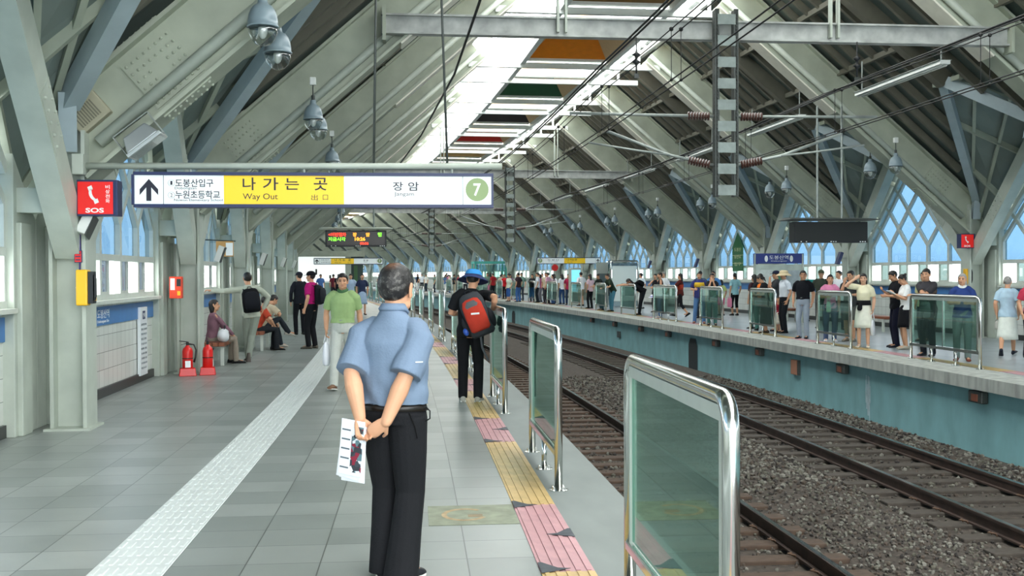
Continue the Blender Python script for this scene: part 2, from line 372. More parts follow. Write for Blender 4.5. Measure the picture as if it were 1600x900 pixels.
# ------------------------------------------------------------------ frames, walls, windows, roof
FR = lambda k: 12.2+6.8*k
KMIN, KMAX = -3, 24
LCOL = {0: 'pale steel column at the left carrying the red SOS sign and yellow phone', 1: 'pale steel column rising beside the two red fire extinguishers', 2: 'pale steel column just beyond the man leaning with a black backpack', 3: 'pale steel column behind the seated man in beige'}
RCOL = {2: 'pale steel column on the far platform with small red SOS sign and yellow box', 3: 'pale steel column on the far platform right of the navy station board', 4: 'pale steel column on the far platform behind the woman with orange backpack', 5: 'pale steel column on the far platform left of the green banner window'}
LRAF = {0: 'big bolted roof rafter at upper left with a louvred box on its web', 1: 'second bolted roof rafter on the left, rising behind the way-out sign'}
RRAF = {1: 'pale roof rafter crossing the upper right corner', 2: 'pale roof rafter descending to the column with the small red SOS sign', 3: 'long pale roof rafter passing behind the hanging lattice mast'}
for k in range(KMIN, KMAX+1):
    sf = FR(k)
    for sg in (-1, 1):
        if k == KMAX: continue
        L = sg < 0
        def B(off, y, z): return P(sf+y, CX+sg*off, z)
        near = k <= 7; CO = 8.9 if L else 9.15
        lab = (LCOL if L else RCOL).get(k, 'pale steel column in the receding row on the left platform' if L else 'pale steel column in the receding row on the far right platform')
        t = thing('steel_column', lab, 'column', FM(sf, CX+sg*(8.9 if sg < 0 else 9.15)), None if k in (LCOL if L else RCOL) else ('columns of the left row' if L else 'columns of the right row'))
        mb = MB(); M = FM(sf, CX+sg*(8.9 if sg < 0 else 9.15))
        mb.box(-.17, .17, -.05, .05, 0, 3.35, M=M)
        for d in (-1, 1): mb.box(d*.17-.02, d*.17+.02, -.2, .2, 0, 3.2, M=M)
        wbuild(mb, 'shaft', STEEL, t)
        if k <= 4: wbuild(MB().box(-.24, .24, -.27, .27, 0, .025, M=M), 'base_plate', STEEL, t)
        for d in (-1, 1):
            mb = MB(); mb.bar(B(CO, d*.05, 1.95), B(CO-.17, d*3.3, 5.2), .34, .26, (B(0, 0, 0)-B(9, 0, 0)))
            st = wbuild(mb, 'strut', STEEL if not near or k > 1 else STEEL, t)
            if near and k <= 3:
                mb = MB(); a, b = B(CO, d*.05, 1.95), B(CO-.17, d*3.3, 5.2); pv = a.lerp(b, .30); pw = a.lerp(b, .46)
                inn = (B(8, 0, 0)-B(9, 0, 0)).normalized()
                mb.bar(pv+inn*.134, pw+inn*.134, .30, .012, inn)
                for i in range(5):
                    for j in (-1, 1):
                        c = pv.lerp(pw, .1+.2*i)+inn*.145+(b-a).normalized().cross(inn)*.09*j
                        mb.sphere(c, .018, 6, 4)
                iv = t.matrix_basis.inverted(); mb.v = [tuple(iv @ Vector(p)) for p in mb.v]; mb.build('splice_plate', STEEL, st)
            mb = MB(); mb.bar(B(CO-.05, d*.25, 3.50), B(6.5, d*3.32, 5.76), .18, .24); mb.bar(B(CO, d*.12, 3.0), B(CO-.05, d*.30, 3.60), .18, .22); wbuild(mb, 'valley_beam', BLUEST, t)
        # rafter
        lab = (LRAF if L else RRAF).get(k, 'pale steel roof rafter rising from the left row of columns' if L else 'pale steel roof rafter rising from the right row of columns')
        if k >= -1:
            t = thing('roof_rafter', lab, 'rafter', FM(sf, CX+sg*9.0, 2.9), None if k in (LRAF if L else RRAF) else ('left rafters' if L else 'right rafters'))
            a, b = B(CO+.05, 0, 2.98+(9-CO)*.2), B(2.75, 0, 8.45); d = (b-a).normalized(); nrm = Vector((0, 0, 1)); nrm = (nrm-d*nrm.dot(d)).normalized(); yv = d.cross(nrm)
            mb = MB(); mb.bar(a, b, .05, .78, nrm)
            for q in (-1, 1): mb.bar(a+nrm*.40*q, b+nrm*.40*q, .48 if q < 0 else .34, .045, nrm)
            wbuild(mb, 'beam', STEELD, t)
            if k <= 14:
                mb = MB(); mb.bar(a.lerp(b, .54)-nrm*.445, b-nrm*.445, .50, .035, nrm); wbuild(mb, 'cover_plate', mat('pale_cover_plate', '#dcdacb', .5, var=.05), t)
            fy = yv if yv.dot(P(sf-1, 0)-P(sf, 0)) > 0 else -yv
            if k <= 4:
                mb = MB(); c1, c2 = a.lerp(b, .125), a.lerp(b, .205)
                mb.bar(c1+fy*.035, c2+fy*.035, .02, .60, nrm)
                for i in range(8):
                    for j in range(6):
                        if 1 < j < 4 and i in (3, 4): continue
                        mb.sphere(c1.lerp(c2, .07+.123*i)+fy*.05+nrm*(-.25+.1*j), .018, 6, 4)
                for q in (-1, 1):
                    mb.bar(c1+nrm*.43*q, c2+nrm*.43*q, .30, .02, nrm)
                    for i in range(8):
                        for w in (-1, 1): mb.sphere(c1.lerp(c2, .07+.123*i)+nrm*.445*q+fy*.1*w, .018, 6, 4)
                wbuild(mb, 'splice_plate', STEELD, t)
                wbuild(MB().tube([a.lerp(b, .04)+fy*.10-nrm*.18, b+fy*.10-nrm*.18], .07, 10), 'conduit', STEEL, t, True)
            if k == 0 and L:
                c = a.lerp(b, .055)+fy*.13; ax = d; mb = MB()
                M3 = Matrix((d, nrm, fy)).transposed().to_4x4(); M3.translation = c
                mb.box(-.20, .20, -.02, .30, -.10, .02, M=M3)
                lb = wbuild(mb, 'louvred_box', mat('beige_enclosure', '#a39f88', .6), t, bevel=.015)
                mb = MB()
                for i in range(9): mb.box(-.14+.03*i, -.125+.03*i, .03, .22, .02, .026, M=M3)
                iv = t.matrix_basis.inverted(); mb.v = [tuple(iv @ Vector(p)) for p in mb.v]; mb.build('louvre', mat('dark_louvre', '#6f6d5c', .6), lb)
        # ---- the bay from frame k to k+1
        H_ = 3.4; sm = sf+H_; n0 = len(CREATED)
        def Q(off, y, z): return P(sm+y, CX+sg*off, z)
        mb = MB()
        A = [Q(9.62, y*H_, 2.25) for y in (-1, 1)]; G = Q(9.62, 0, 5.5); V = Q(6.5, 0, 6.02); K = [Q(9.0, y*H_, 3.78) for y in (-1, 1)]
        T = [Q(2.85, y*H_, 9.0) for y in (-1, 1)]; Tm = Q(2.85, 0, 9.0)
        mb.add([V, *K, *T, Tm], [(1, 0, 5, 3), (0, 2, 4, 5)])
        for d in (0, 1):
            nu, nv = 4, 6; g = [[A[d].lerp(G, v/nv).lerp(K[d].lerp(V, v/nv), q/nu) for v in range(nv+1)] for q in range(nu+1)]; vs = [p for row in g for p in row]
            mb.add(vs, [(q*(nv+1)+v, q*(nv+1)+v+1, (q+1)*(nv+1)+v+1, (q+1)*(nv+1)+v) for q in range(nu) for v in range(nv)], 1)
        struct('ceiling', mb, [DECK, mat('dormer_deck_lit', '#76827d', .7, var=.10, scale=1.2)])  # dormer deck coloured lighter to paint in the light from the windows
        mb = MB()
        if k <= 12:
            for y in (-2.75, -2.1, -1.45, -.75, .75, 1.45, 2.1, 2.75):
                f = 1-abs(y)/H_; mb.bar(Q(6.5+2.5*(1-f)-.1, y, 6.02-2.24*(1-f)-.06), Q(2.9, y, 8.92), .10, .16)
            mb.bar(Q(6.5, 0, 5.80), Q(2.9, 0, 8.75), .26, .36)
            for off in (5.6, 4.3): 
                z = 3.78+.85*(9-off)-.10; mb.bar(Q(off, -H_, z), Q(off, H_, z), .10, .12)
            # dormer purlins and studs
            DM = MB()
            for d in (-1, 1):
                for f in (.3, .62):
                    a = A[0 if d < 0 else 1].lerp(G, f); b = K[0 if d < 0 else 1].lerp(V, f); dn = Vector((0, 0, -.07))
                    DM.bar(a+dn, b+dn, .08, .12)
                for u in (.22, .5, .78):
                    a = A[0 if d < 0 else 1].lerp(K[0 if d < 0 else 1], u); b = G.lerp(V, u); dn = Vector((0, 0, -.06)); DM.bar(a+dn, b+dn, .07, .10)
            o = mb.build('roof_rib', RIB); tag(o, kind='structure'); mb = DM; mb.bar(G+Vector((0, 0, -.1)), V+Vector((0, 0, -.1)), .16, .18)
            mb.bar(Q(6.55, -.55, 5.80), Q(6.55, .55, 5.80), .10, .10)
            o = mb.build('dormer_rib', STEELD); tag(o, kind='structure')
        # walls and windows
        HW = 2.72; W0 = 9.4 if L else 9.55
        mb = MB(); mb.uv = []
        def quad(pts, uvs): 
            b = len(mb.v); mb.v += [tuple(p) for p in pts]; mb.uv += uvs; mb.f.append((b, b+1, b+2, b+3)); mb.m.append(0)
        quad([Q(W0, -HW, 0), Q(W0, HW, 0), Q(W0, HW, 1.3), Q(W0, -HW, 1.3)], [(-HW, 0), (HW, 0), (HW, 1.3), (-HW, 1.3)])
        struct('wall_left' if L else 'wall_right', mb, WALLT)
        mb = MB()
        for d in (-1, 1):
            y0, y1 = (d*HW, d*H_) if d > 0 else (d*H_, d*HW)
            ztop = lambda y: 2.25+3.25*(1-abs(y)/H_)
            lo = [Q(W0-.12, y0, 0), Q(W0+.1, y0, 0), Q(W0+.1, y1, 0), Q(W0-.12, y1, 0)]
            hi = [Q(W0-.12, y0, ztop(y0)), Q(W0+.1, y0, ztop(y0)), Q(W0+.1, y1, ztop(y1)), Q(W0-.12, y1, ztop(y1))]
            mb.hexa(lo+hi)
            yc = d*2.95; c = [Q(W0-.17, yc-.15, 0), Q(W0-.11, yc-.15, 0), Q(W0-.11, yc+.15, 0), Q(W0-.17, yc+.15, 0)]
            mb.hexa(c+[p+Vector((0, 0, 2.2)) for p in c])
            if near:
                c = [Q(W0-.40, yc-.14, 2.3), Q(W0-.1, yc-.14, 2.3), Q(W0-.1, yc+.14, 2.3), Q(W0-.40, yc+.14, 2.3)]; mb.hexa(c+[p+Vector((0, 0, .26)) for p in c])
        struct('wall_left' if L else 'wall_right', mb, STEEL, bevel=.01 if k < 4 else 0)
        mb = MB(); c = [Q(W0-.03, -HW, 0), Q(W0+.02, -HW, 0), Q(W0+.02, HW, 0), Q(W0-.03, HW, 0)]; mb.hexa(c+[p+Vector((0, 0, .13)) for p in c])
        struct('baseboard_left' if L else 'baseboard_right', mb, mat('black_skirting', '#2b2e2d', .4))
        # window
        mb = MB(); n_ = Q(W0-1, 0, 0)-Q(W0, 0, 0)
        sill = [Q(W0-.16, -HW, 1.27), Q(W0+.08, -HW, 1.27), Q(W0+.08, HW, 1.27), Q(W0-.16, HW, 1.27)]; mb.hexa(sill+[p+Vector((0, 0, .05)) for p in sill])
        for z in (1.355, 1.90): mb.bar(Q(W0, -HW, z), Q(W0, HW, z), .10, .08 if z < 1.5 else .09)
        ys = [-HW+2*HW*i/5 for i in range(6)]; gz = lambda y: 2.08+3.25*(1-abs(y)/H_)
        for i, y in enumerate(ys):
            mb.bar(Q(W0, y, 1.3), Q(W0, y, 1.9), .10, .085, n_); mb.bar(Q(W0, y, 1.9), Q(W0, y, min(2.42, gz(y))), .10, .085, n_)
        slp = 3.25/H_
        if k <= 12:
            for i, y in enumerate(ys):
                for d in (-1, 1):
                    y0, z0 = y, 2.40                                  # run up with slope until the gable edge
                    for st in range(400):
                        y1 = y0+d*.01; z1 = z0+slp*.01
                        if z1 > gz(y1) or abs(y1) > HW: break
                        y0, z0 = y1, z1
                    if z0-2.40 > .15: mb.bar(Q(W0, y, 2.40), Q(W0, y0, z0), .10, .075, n_)
        for d in (-1, 1): mb.bar(Q(W0, d*HW, gz(HW)), Q(W0, 0, gz(0)), .12, .12, n_)
        w = struct('window_%d' % (2*(k-KMIN)+(1 if L else 2)), mb, ALU)
        mb = MB(); mb.add([Q(W0+.02, -HW, 1.9), Q(W0+.02, HW, 1.9), Q(W0+.02, HW, gz(HW)), Q(W0+.02, 0, gz(0)), Q(W0+.02, -HW, gz(HW))], [(0, 1, 2, 3, 4)]); mb.build('glass_pane', GLASSB, w)
        if k <= 12:
            for i in range(5):
                y0, y1 = ys[i]+.05, ys[i]+.05+(ys[1]-ys[0]-.1)*.46
                mb = MB(); mb.add([Q(W0+.01, y0, 1.39), Q(W0+.01, y1, 1.39), Q(W0+.01, y1, 1.86), Q(W0+.01, y0, 1.86)], [(0, 1, 2, 3)], 0)
                mb.bar(Q(W0, y1, 1.39), Q(W0, y1, 1.86), .04, .04, n_, 1); mb.bar(Q(W0, y0, 1.41), Q(W0, y1, 1.41), .04, .04, (0, 0, 1), 1); mb.build('sash', [GLASSC if L else GLASSD, ALU], w)
        # blue name band under the sill
        if k <= 6:
            mb = MB(); c = [Q(W0-.025, -HW, .98), Q(W0, -HW, .98), Q(W0, HW, .98), Q(W0-.025, HW, .98)]; mb.hexa(c+[p+Vector((0, 0, .25)) for p in c])
            o = mb.build('name_band', mat('blue_band', '#3f78b4' if L else '#3f78b4', .4, var=.05))
            if L and k == 0: tag(o, 'blue station name band with white lettering on the tiled wall above the notice panel', 'sign'); BAND0 = o
            elif L and k == -1: tag(o, 'blue band on the white tiles at the left picture edge', 'sign')
            else: tag(o, 'plain blue band on the tiled wall of the %s platform' % ('left' if L else 'far right'), 'sign', 'blue bands ' + ('left' if L else 'right'))
        localize(CREATED[n0:], FM(sm, CX+sg*9.4))
    # ---- skylight over this bay: ties, posts, curb, glass, lantern
    if k < -1 or k == KMAX: continue
    for y, nm in ((0.0, 0), (2.6, 1)):
        if k > 12: continue
        t = MB(); s = sf+y
        t.bar(P(s, CX-2.95, 7.95), P(s, CX+2.95, 7.95), .14, .16)
        t.bar(P(s-.12, CX-1.2, 8.12), P(s-.12, CX+1.2, 8.12), .22, .10)
        for x in (-2.3, -1.35, 1.35, 2.3): t.bar(P(s, CX+x, 7.95), P(s, CX+x, 8.95+.2*(abs(x) < 2)), .07, .07, (1, 0, 0))
        tag(t.build('tie_beam', WHITE), 'white horizontal tie beam under the ridge skylight', 'beam', 'white ties under the skylight')
    mb = MB()
    for x in (-2.85, -1.32, 1.32, 2.85): mb.bar(P(sf, CX+x, 8.72 if abs(x) > 2 else 8.05), P(sf+6.8, CX+x, 8.72 if abs(x) > 2 else 8.05), .14, .18)
    for i in range(6):
        for sg in (-1, 1): mb.bar(P(sf+6.8*i/6, CX+sg*2.85, 8.85), P(sf+6.8*i/6, CX+sg*1.3, 9.25), .06, .08)
    sk = struct('skylight', mb, WHITE)
    mb = MB()
    for sg in (-1, 1): mb.add([P(sf, CX+sg*2.9, 8.9), P(sf+6.8, CX+sg*2.9, 8.9), P(sf+6.8, CX+sg*1.25, 9.33), P(sf, CX+sg*1.25, 9.33)], [(0, 1, 2, 3)])
    mb.add([P(sf, CX-1.3, 9.32), P(sf+2.6, CX-1.3, 9.32), P(sf+2.6, CX+1.3, 9.32), P(sf, CX+1.3, 9.32)], [(0, 1, 2, 3)])
    mb.build('glass_pane', glassmat('skylight_glass', (.9, .93, .93), .03), sk)
    cols = {0: ('#c9a93a', 'mustard'), 1: ('#7a5a2c', 'brown'), 2: ('#f08a0c', 'bright orange'), 3: ('#1f5a38', 'dark green'), 4: ('#2a2626', 'black'), 5: ('#d62c22', 'red'), 6: ('#d8b070', 'tan')}
    hx, nm = cols.get(k, ('#d8b070', 'tan'))
    t = thing('roof_lantern', '%s and beige pyramid ceiling panel under the ridge skylight' % nm if k in cols and k < 6 else 'tan pyramid ceiling panel far along the ridge', 'ceiling panel', FM(sf+4.7, CX, 8.05), None if k in cols and k < 6 else 'far tan ceiling panels')
    a = [P(sf+2.75, CX-1.25, 8.1), P(sf+2.75, CX+1.25, 8.1), P(sf+6.65, CX+1.25, 8.1), P(sf+6.65, CX-1.25, 8.1)]; ap = [P(sf+4.6, CX-.25, 9.0), P(sf+4.6, CX+.25, 9.0)]
    up = Vector((0, 0, .04))
    def plate(pts, nm_, m_):
        q = MB(); c = len(pts); q.add(pts+[p+up for p in pts], [tuple(range(c)), tuple(range(2*c-1, c-1, -1))]+[(i, i+c, (i+1) % c+c, (i+1) % c) for i in range(c)]); wbuild(q, nm_, m_, t)
    BEI = mat('beige_ceiling_panel', '#d9b98a', .6, var=.05)
    plate([a[3], a[2], ap[1], ap[0]], 'coloured_panel', mat('lantern_'+nm, hx, .5, var=.06))
    plate([a[1], a[2], ap[1]], 'side_panel', BEI); plate([a[0], ap[0], a[3]], 'side_panel', BEI); plate([a[0], a[1], ap[1], ap[0]], 'near_panel', BEI)
# the far end of the hall
mb = MB(); mb.hexa([P(SEND-6, -4.4, -1.4), P(SEND-6, 15, -1.4), P(SEND-5.8, 15, -1.4), P(SEND-5.8, -4.4, -1.4), P(SEND-6, -4.4, 9.3), P(SEND-6, 15, 9.3), P(SEND-5.8, 15, 9.3), P(SEND-5.8, -4.4, 9.3)])
struct('wall_far', mb, STEEL)
# ================================================================== THINGS ON AND OVER THE PLATFORMS
CL, CR = CX-8.9, CX+9.15          # column lines
def fit(name, body, x0, x1, zc, h, M, m, parent, ex=.001, bold=0.0):
    """lettering stretched to fill x0..x1 with height h, centred at zc, on the local xz plane facing -y"""
    me = text_mesh(body, 1.0, ex, 'LEFT', bold=bold)
    v = np.empty(len(me.vertices)*3, dtype=np.float64); me.vertices.foreach_get('co', v); v = v.reshape(-1, 3)
    lo, hi = v.min(0), v.max(0); sx = (x1-x0)/max(hi[0]-lo[0], 1e-6); sz = h/max(hi[1]-lo[1], 1e-6)
    v[:, 0] = (v[:, 0]-lo[0])*sx+x0; v[:, 1] = (v[:, 1]-(lo[1]+hi[1])/2)*sz
    me.vertices.foreach_set('co', v.ravel()); me.transform(M @ Matrix.Translation((0, 0, zc)) @ FACE)
    me.materials.clear(); me.materials.append(m); return link(name, me, parent)
def disc(mb, x, z, r, y0, y1, n=28, M=None, mi=0): return mb.prism([(x+r*math.cos(2*PI*i/n), z+r*math.sin(2*PI*i/n)) for i in range(n)], y1-y0, (M or Matrix()) @ Matrix.Translation((0, y0, 0)), mi)
I4 = Matrix()
# ---- glass platform screens
def screen(s0, s1, o, label, group=None, two=False, lod=0):
    L = s1-s0; H = 1.22; r = .031; t = thing('glass_platform_screen', label, 'glass screen', FM((s0+s1)/2, o), group)
    h = L/2; c = .11; n = 12 if lod == 0 else 6; q = 8 if lod == 0 else 3
    pts = [(0, -h, .012), (0, -h, H-c)]+[(0, -h+c-c*math.cos(a), H-c+c*math.sin(a)) for a in np.linspace(0, PI/2, q)[1:]]
    pts += [(0, h-c+c*math.sin(a), H-c+c*math.cos(a)) for a in np.linspace(0, PI/2, q)]+[(0, h, .012)]
    MB().tube(pts, r, n).build('post_rail', INOX, t, True)
    MB().box(-.028, .028, -h, h, .255, .305).build('bottom_rail', INOX, t, bevel=.008 if lod == 0 else 0)
    if lod < 2:
        for y in (-h, h)+((-h*.35, h*.35) if two else (0.0,)):
            if abs(y) < h-.01: MB().tube([(0, y, .012), (0, y, .26)], .022, n).build('foot', INOX, t, True)
            m = MB().lathe([(.075, 0), (.075, .008), (.03, .012)], 16, Matrix.Translation((0, y, 0)))
            for k in range(4): m.lathe([(.010, .008), (.010, .03), (.004, .034)], 6, Matrix.Translation((.055*math.cos(k*PI/2+.7), y+.055*math.sin(k*PI/2+.7), 0)))
            m.build('base_flange', INOX, t)
    e = .075; a, b, z0, z1 = -h+e, h-e, .315, H-.085
    m = MB()
    for y in (a, b): m.box(-.018, .018, y-.014, y+.014, .30, H-.06)
    m.box(-.016, .016, a, b, H-.085, H-.03)
    if two: m.box(-.018, .018, -.016, .016, .30, H-.05)
    m.build('inner_frame', ALU if lod == 0 else INOX, t)
    for (p, w) in (((a, 0), (0, b)) if two else ((a, b),)):
        MB().box(-.005, .005, p+.018, w-.018, z0, z1).build('glass_pane', GLASSF, t)
        if lod == 0:
            [MB().box(-.0055, .0055, y_, y_+.0035, z0, z1).build('glass_edge', GLASSE, t) for y_ in (p+.0145, w-.018)]
LF = ['nearest steel framed glass screen at the bottom of the picture', 'second glass screen from the camera, in front of the backpacker', 'glass screen the backpacker rests his hand on', 'glass screen just beyond the backpacker']
for i in range(15):
    a = 3.62+4.58*i if i else 3.62
    screen(a, a+1.8, 1.05, LF[i] if i < 4 else 'steel framed glass screen in the receding row along the left platform edge', None if i < 4 else 'left row of glass screens', False, 0 if i < 4 else (1 if i < 8 else 2))
RF = [(17.35, 19.8, 1, 'double glass screen in front of the person in a navy vest'), (22.4, 24.2, 0, 'glass screen beside the woman in a white dress'), (26.8, 28.65, 0, 'glass screen in front of the woman with an orange backpack'), (30.9, 33.0, 0, 'glass screen right of the boy in a yellow and navy shirt'), (35.5, 38.25, 1, 'double glass screen in front of the white haired man'), (40.65, 42.75, 0, 'glass screen below the person bending over with a black bag'),
      (45.2, 46.95, 0, None), (49.6, 51.6, 0, None), (54.65, 57.0, 1, None), (60.0, 61.7, 0, None), (64.3, 66.6, 0, None), (69.2, 71, 0, None), (74, 75.8, 0, None), (78.5, 80.5, 0, None), (83, 85, 0, None), (87.5, 89.5, 0, None)]
for a, b, two, lab in RF: screen(a, b, 9.56, lab or 'glass screen in the distant row along the far platform edge', None if lab else 'distant far platform screens', bool(two), 1 if a < 40 else 2)
# ---- the main way out sign on its pipe
def way_sign(M, label, flip=False, rich=True, k=3.85/563):
    t = thing('way_out_sign', label, 'sign', M)
    X = lambda px: (px-207)*k; Z = lambda py: (322-py)*k
    m = MB(); m.box(X(207), X(211), -.02, .16, Z(318), Z(271)); m.box(X(210), X(770), -.02, .16, Z(272), Z(267)); m.box(X(210), X(770), -.02, .16, Z(322), Z(317)); m.box(X(767), X(770), -.02, .16, Z(318), Z(270)); m.box(X(210), X(768), .02, .15, Z(318), Z(271))
    m.build('frame', NAVY, t)
    w = ((211, 347, LITW), (347, 533, LITY), (533, 768, LITW)) if not flip else ((211, 446, LITW), (446, 632, LITY), (632, 768, LITW))
    for a, b, mm in w: MB().box(X(a)+.001, X(b)-.001, 0, .02, Z(317), Z(272)).build('yellow_panel' if mm is LITY else 'white_panel', mm, t)
    def ft(b, a, c, y, h, m_, bold=0): fit('lettering', b, X(a), X(c), Z(y), h*k, Matrix.Translation((0, -.001, 0)), m_, t, bold=bold)
    d = 0 if not flip else 99
    F = (lambda a: a) if not flip else (lambda a: 979-a)
    pts = [(233, 278), (247, 294), (247, 303), (236.5, 291), (236.5, 312), (229, 312), (229, 291), (219, 303), (219, 294)]
    MB().prism([(X(F(a)), Z(b)) for a, b in pts], .002, Matrix.Translation((0, -.002, 0))).build('arrow', INK, t)
    MB().box(X(F(255))-.003, X(F(255))+.003, -.0015, 0, Z(317), Z(272)).build('divider', INKG, t)
    MB().box(X(F(721))-.003, X(F(721))+.003, -.0015, 0, Z(317), Z(272)).build('divider', INKG, t)
    cx = X(F(744)); disc(MB(), cx, Z(293), 18.5*k, -.0015, 0).build('line_disc', GREEN7, t)
    fit('lettering', '7', cx-6*k, cx+6*k, Z(293), 20*k, Matrix.Translation((0, -.0025, 0)), SIGNW, t, bold=.02)
    if not flip:
        ft('나', 376, 396, 285, 20, INK, .012); ft('가', 407, 431, 285, 20, INK, .012); ft('는', 441, 463, 285, 18, INK, .012); ft('곳', 486, 507, 285, 20, INK, .012)
        ft('Way Out', 376, 430, 306, 12, INK); ft('出', 482, 492, 306, 9, INK); ft('口', 500, 508, 306, 8, INK)
        ft('장', 610, 626, 288, 14, INK, .012); ft('암', 634, 651, 288, 14, INK, .012); ft('Jangam', 612, 643, 301, 7.5, INK)
        if rich:
            for n_, y in (('1', 284), ('2', 303)):
                m = MB(); c0 = (X(267), Z(y)); N = 24
                for i in range(N):
                    a, b = 2*PI*i/N, 2*PI*(i+1)/N
                    m.bar((c0[0]+5*k*math.cos(a), -.001, c0[1]+5*k*math.sin(a)), (c0[0]+5*k*math.cos(b), -.001, c0[1]+5*k*math.sin(b)), .002, .004, (0, 1, 0))
                m.build('number_ring', INKG, t); ft(n_, 265.6, 268.6, y, 6, INK)
            ft('도봉산입구', 273, 331, 284, 12.5, INK, .010); ft('Dobongsan', 272, 305, 292.5, 5, INK); ft('누원초등학교', 273, 341, 302, 12.5, INK, .010); ft('Nuwon Elementary School', 271, 345, 311, 5, INK)
        else: ft('도봉산입구', 266, 330, 284, 10, INK); ft('누원초등학교', 266, 340, 303, 10, INK)
    else:
        ft('나가는곳', 470, 560, 286, 18, INK, .01); ft('Way Out', 470, 520, 307, 9, INK); ft('도봉산', 300, 400, 288, 13, INK); ft('Dobongsan', 310, 390, 304, 8, INKG)
    return t
SG = FM(11.9, -3.0, 2.375)
t = way_sign(SG, 'long white and yellow way out sign hanging across the left platform from a pipe')
m = MB(); m.tube([(-.55, .05, .44), (3.95, .05, .46)], .035, 12); m.build('support_pipe', STEEL, t, True)
MB().box(-.60, -.48, -.06, .16, .34, .56).build('pipe_clamp', STEEL, t, bevel=.01)
for x in (.6, 1.8, 3.4): MB().tube([(x, .05, .44), (x, .06, .36)], .012, 8).build('hanger', STEEL, t)
for x in (2.55, 3.35): MB().tube([(x, .05, .47), (x+(.05 if x < 3 else -.1), .25, 3.45 if x < 3 else 4.1)], .013, 8).build('hanger_rod', DARKST, t, True)
way_sign(FM(62, -2.65, 2.22), 'distant white and yellow way out sign over the left platform before the white hall', rich=False)
way_sign(FM(62, 10.15, 2.22), 'distant way out sign over the far platform with its green line disc on the left', flip=True, rich=False)
t = way_sign(FM(83, 1.55-3.4, 2.05), 'farthest small way out sign, half hidden behind the head of the grey haired man', rich=False)
# ---- red emergency call signs
def sos_sign(M, label, w=.36, h=.34, text_=True):
    t = thing('emergency_call_sign', label, 'sign', M)
    MB().box(-w/2-.012, w/2+.045, .0, .20, -h/2-.02, h/2+.02).build('case', NAVY, t, bevel=.006)
    MB().box(-w/2, w/2, -.006, 0, -h/2, h/2).build('red_panel', LITR, t)
    a = math.radians(28); m = MB(); R_ = Matrix.Rotation(a, 4, 'Y')      # receiver: a curved grip with two cups
    pts = [(.05*math.cos(b)-.055, 0, .075*math.sin(b)) for b in np.linspace(-1.25, 1.25, 9)]
    pl = [(-x-.02, z) for x, _, z in pts]; arc = [(x-.016, z*.95) for x, z in pl]+[(x+.016, z) for x, z in reversed(pl)]
    S_ = Matrix.Translation((-.03*w/.36, -.008, .03)) @ Matrix.Rotation(math.radians(-24), 4, 'Y') @ Matrix.Scale(w/.36, 4)
    m.prism(arc, .002, S_)
    for z in (.075, -.075): m.prism([(-.016, z-.022), (.030, z-.022), (.034, z+.022), (-.012, z+.022)], .002, S_)
    m.build('receiver_symbol', SIGNW, t)
    fit('lettering', 'SOS', -w*.28, w*.24, -h*.385, h*.15, Matrix.Translation((0, -.0065, 0)), SIGNW, t, bold=.03)
    if text_:
        for i, ch in enumerate('비상전화'): fit('lettering', ch, w*.29, w*.41, h*(.34-.145*i), h*.12, Matrix.Translation((0, -.0065, 0)), SIGNW, t, bold=.01)
    return t
sos_sign(FM(11.85, -3.36, 2.47), 'red SOS emergency phone sign on the nearest left column')
sos_sign(FM(25.5, 14.03, 2.42), 'small red emergency phone sign on the far platform column', .32, .32, False)
# ---- column furniture, left
t = thing('platform_speaker', 'white slanted loudspeaker box below the red SOS sign', 'loudspeaker', FM(12.0, -3.50, 2.19, 0))
R_ = Matrix.Rotation(math.radians(22), 4, 'Y') @ Matrix.Rotation(math.radians(-12), 4, 'X')
MB().box(-.055, .055, -.10, .10, -.11, .11, M=R_).build('case', WHITE, t, bevel=.012)
MB().box(.055, .068, -.11, .11, -.12, .12, M=R_).build('grille', DARKST, t)
MB().box(-.09, -.05, -.02, .02, -.02, .04).build('bracket', STEEL, t)
def phone(M, label):
    t = thing('emergency_phone', label, 'telephone', M)
    MB().box(-.075, .045, -.06, .08, 0, .38).build('cover', YELP, t, bevel=.015)
    m = MB().box(.045, .10, -.05, .08, .02, .36); m.build('open_case', BLACK, t, bevel=.005)
    m = MB().tube([(.10, -.02, .06), (.115, -.02, .10), (.115, -.02, .28), (.10, -.02, .32)], [.022, .016, .016, .022], 8); m.build('handset', BLACK, t, True)
    MB().box(.098, .104, .01, .07, .05, .16).build('instruction_label', YELP, t)
    MB().sphere((-.075, -.02, .19), .012, 8, 6).build('lock_knob', WHITE, t, True)
phone(FM(11.92, -3.50, 1.335), 'yellow emergency telephone box on the nearest left column')
phone(FM(25.75, 14.18, 1.35), 'small yellow and black phone box on the far platform column')
t = thing('red_label', 'small red and blue instruction label above the yellow telephone', 'label', FM(12.0, -3.575, 1.79))
MB().box(-.045, .035, -.02, .0, 0, .13).build('back_plate', NAVY, t, bevel=.004); MB().box(-.038, .028, -.024, -.02, .008, .122).build('red_face', REDP, t)
for z in (.03, .065, .098): MB().box(-.03, .02, -.0255, -.024, z-.006, z+.006).build('text_line', NAVY, t)
tag(MB().tube([P(12.0, -3.57, 2.3), P(12.0, -3.565, 1.95), P(12.0, -3.57, 1.7)], .008, 6).build('cable', mat('purple_cable', '#4b3f86', .5), None, True), 'thin purple cable running down the left column to the phone', 'cable')
t = thing('floodlight', 'silver floodlight under the nearest left rafter, aimed at the platform', 'floodlight', FM(11.95, -2.86, 3.05) @ Matrix.Rotation(math.radians(-38), 4, 'Y'))
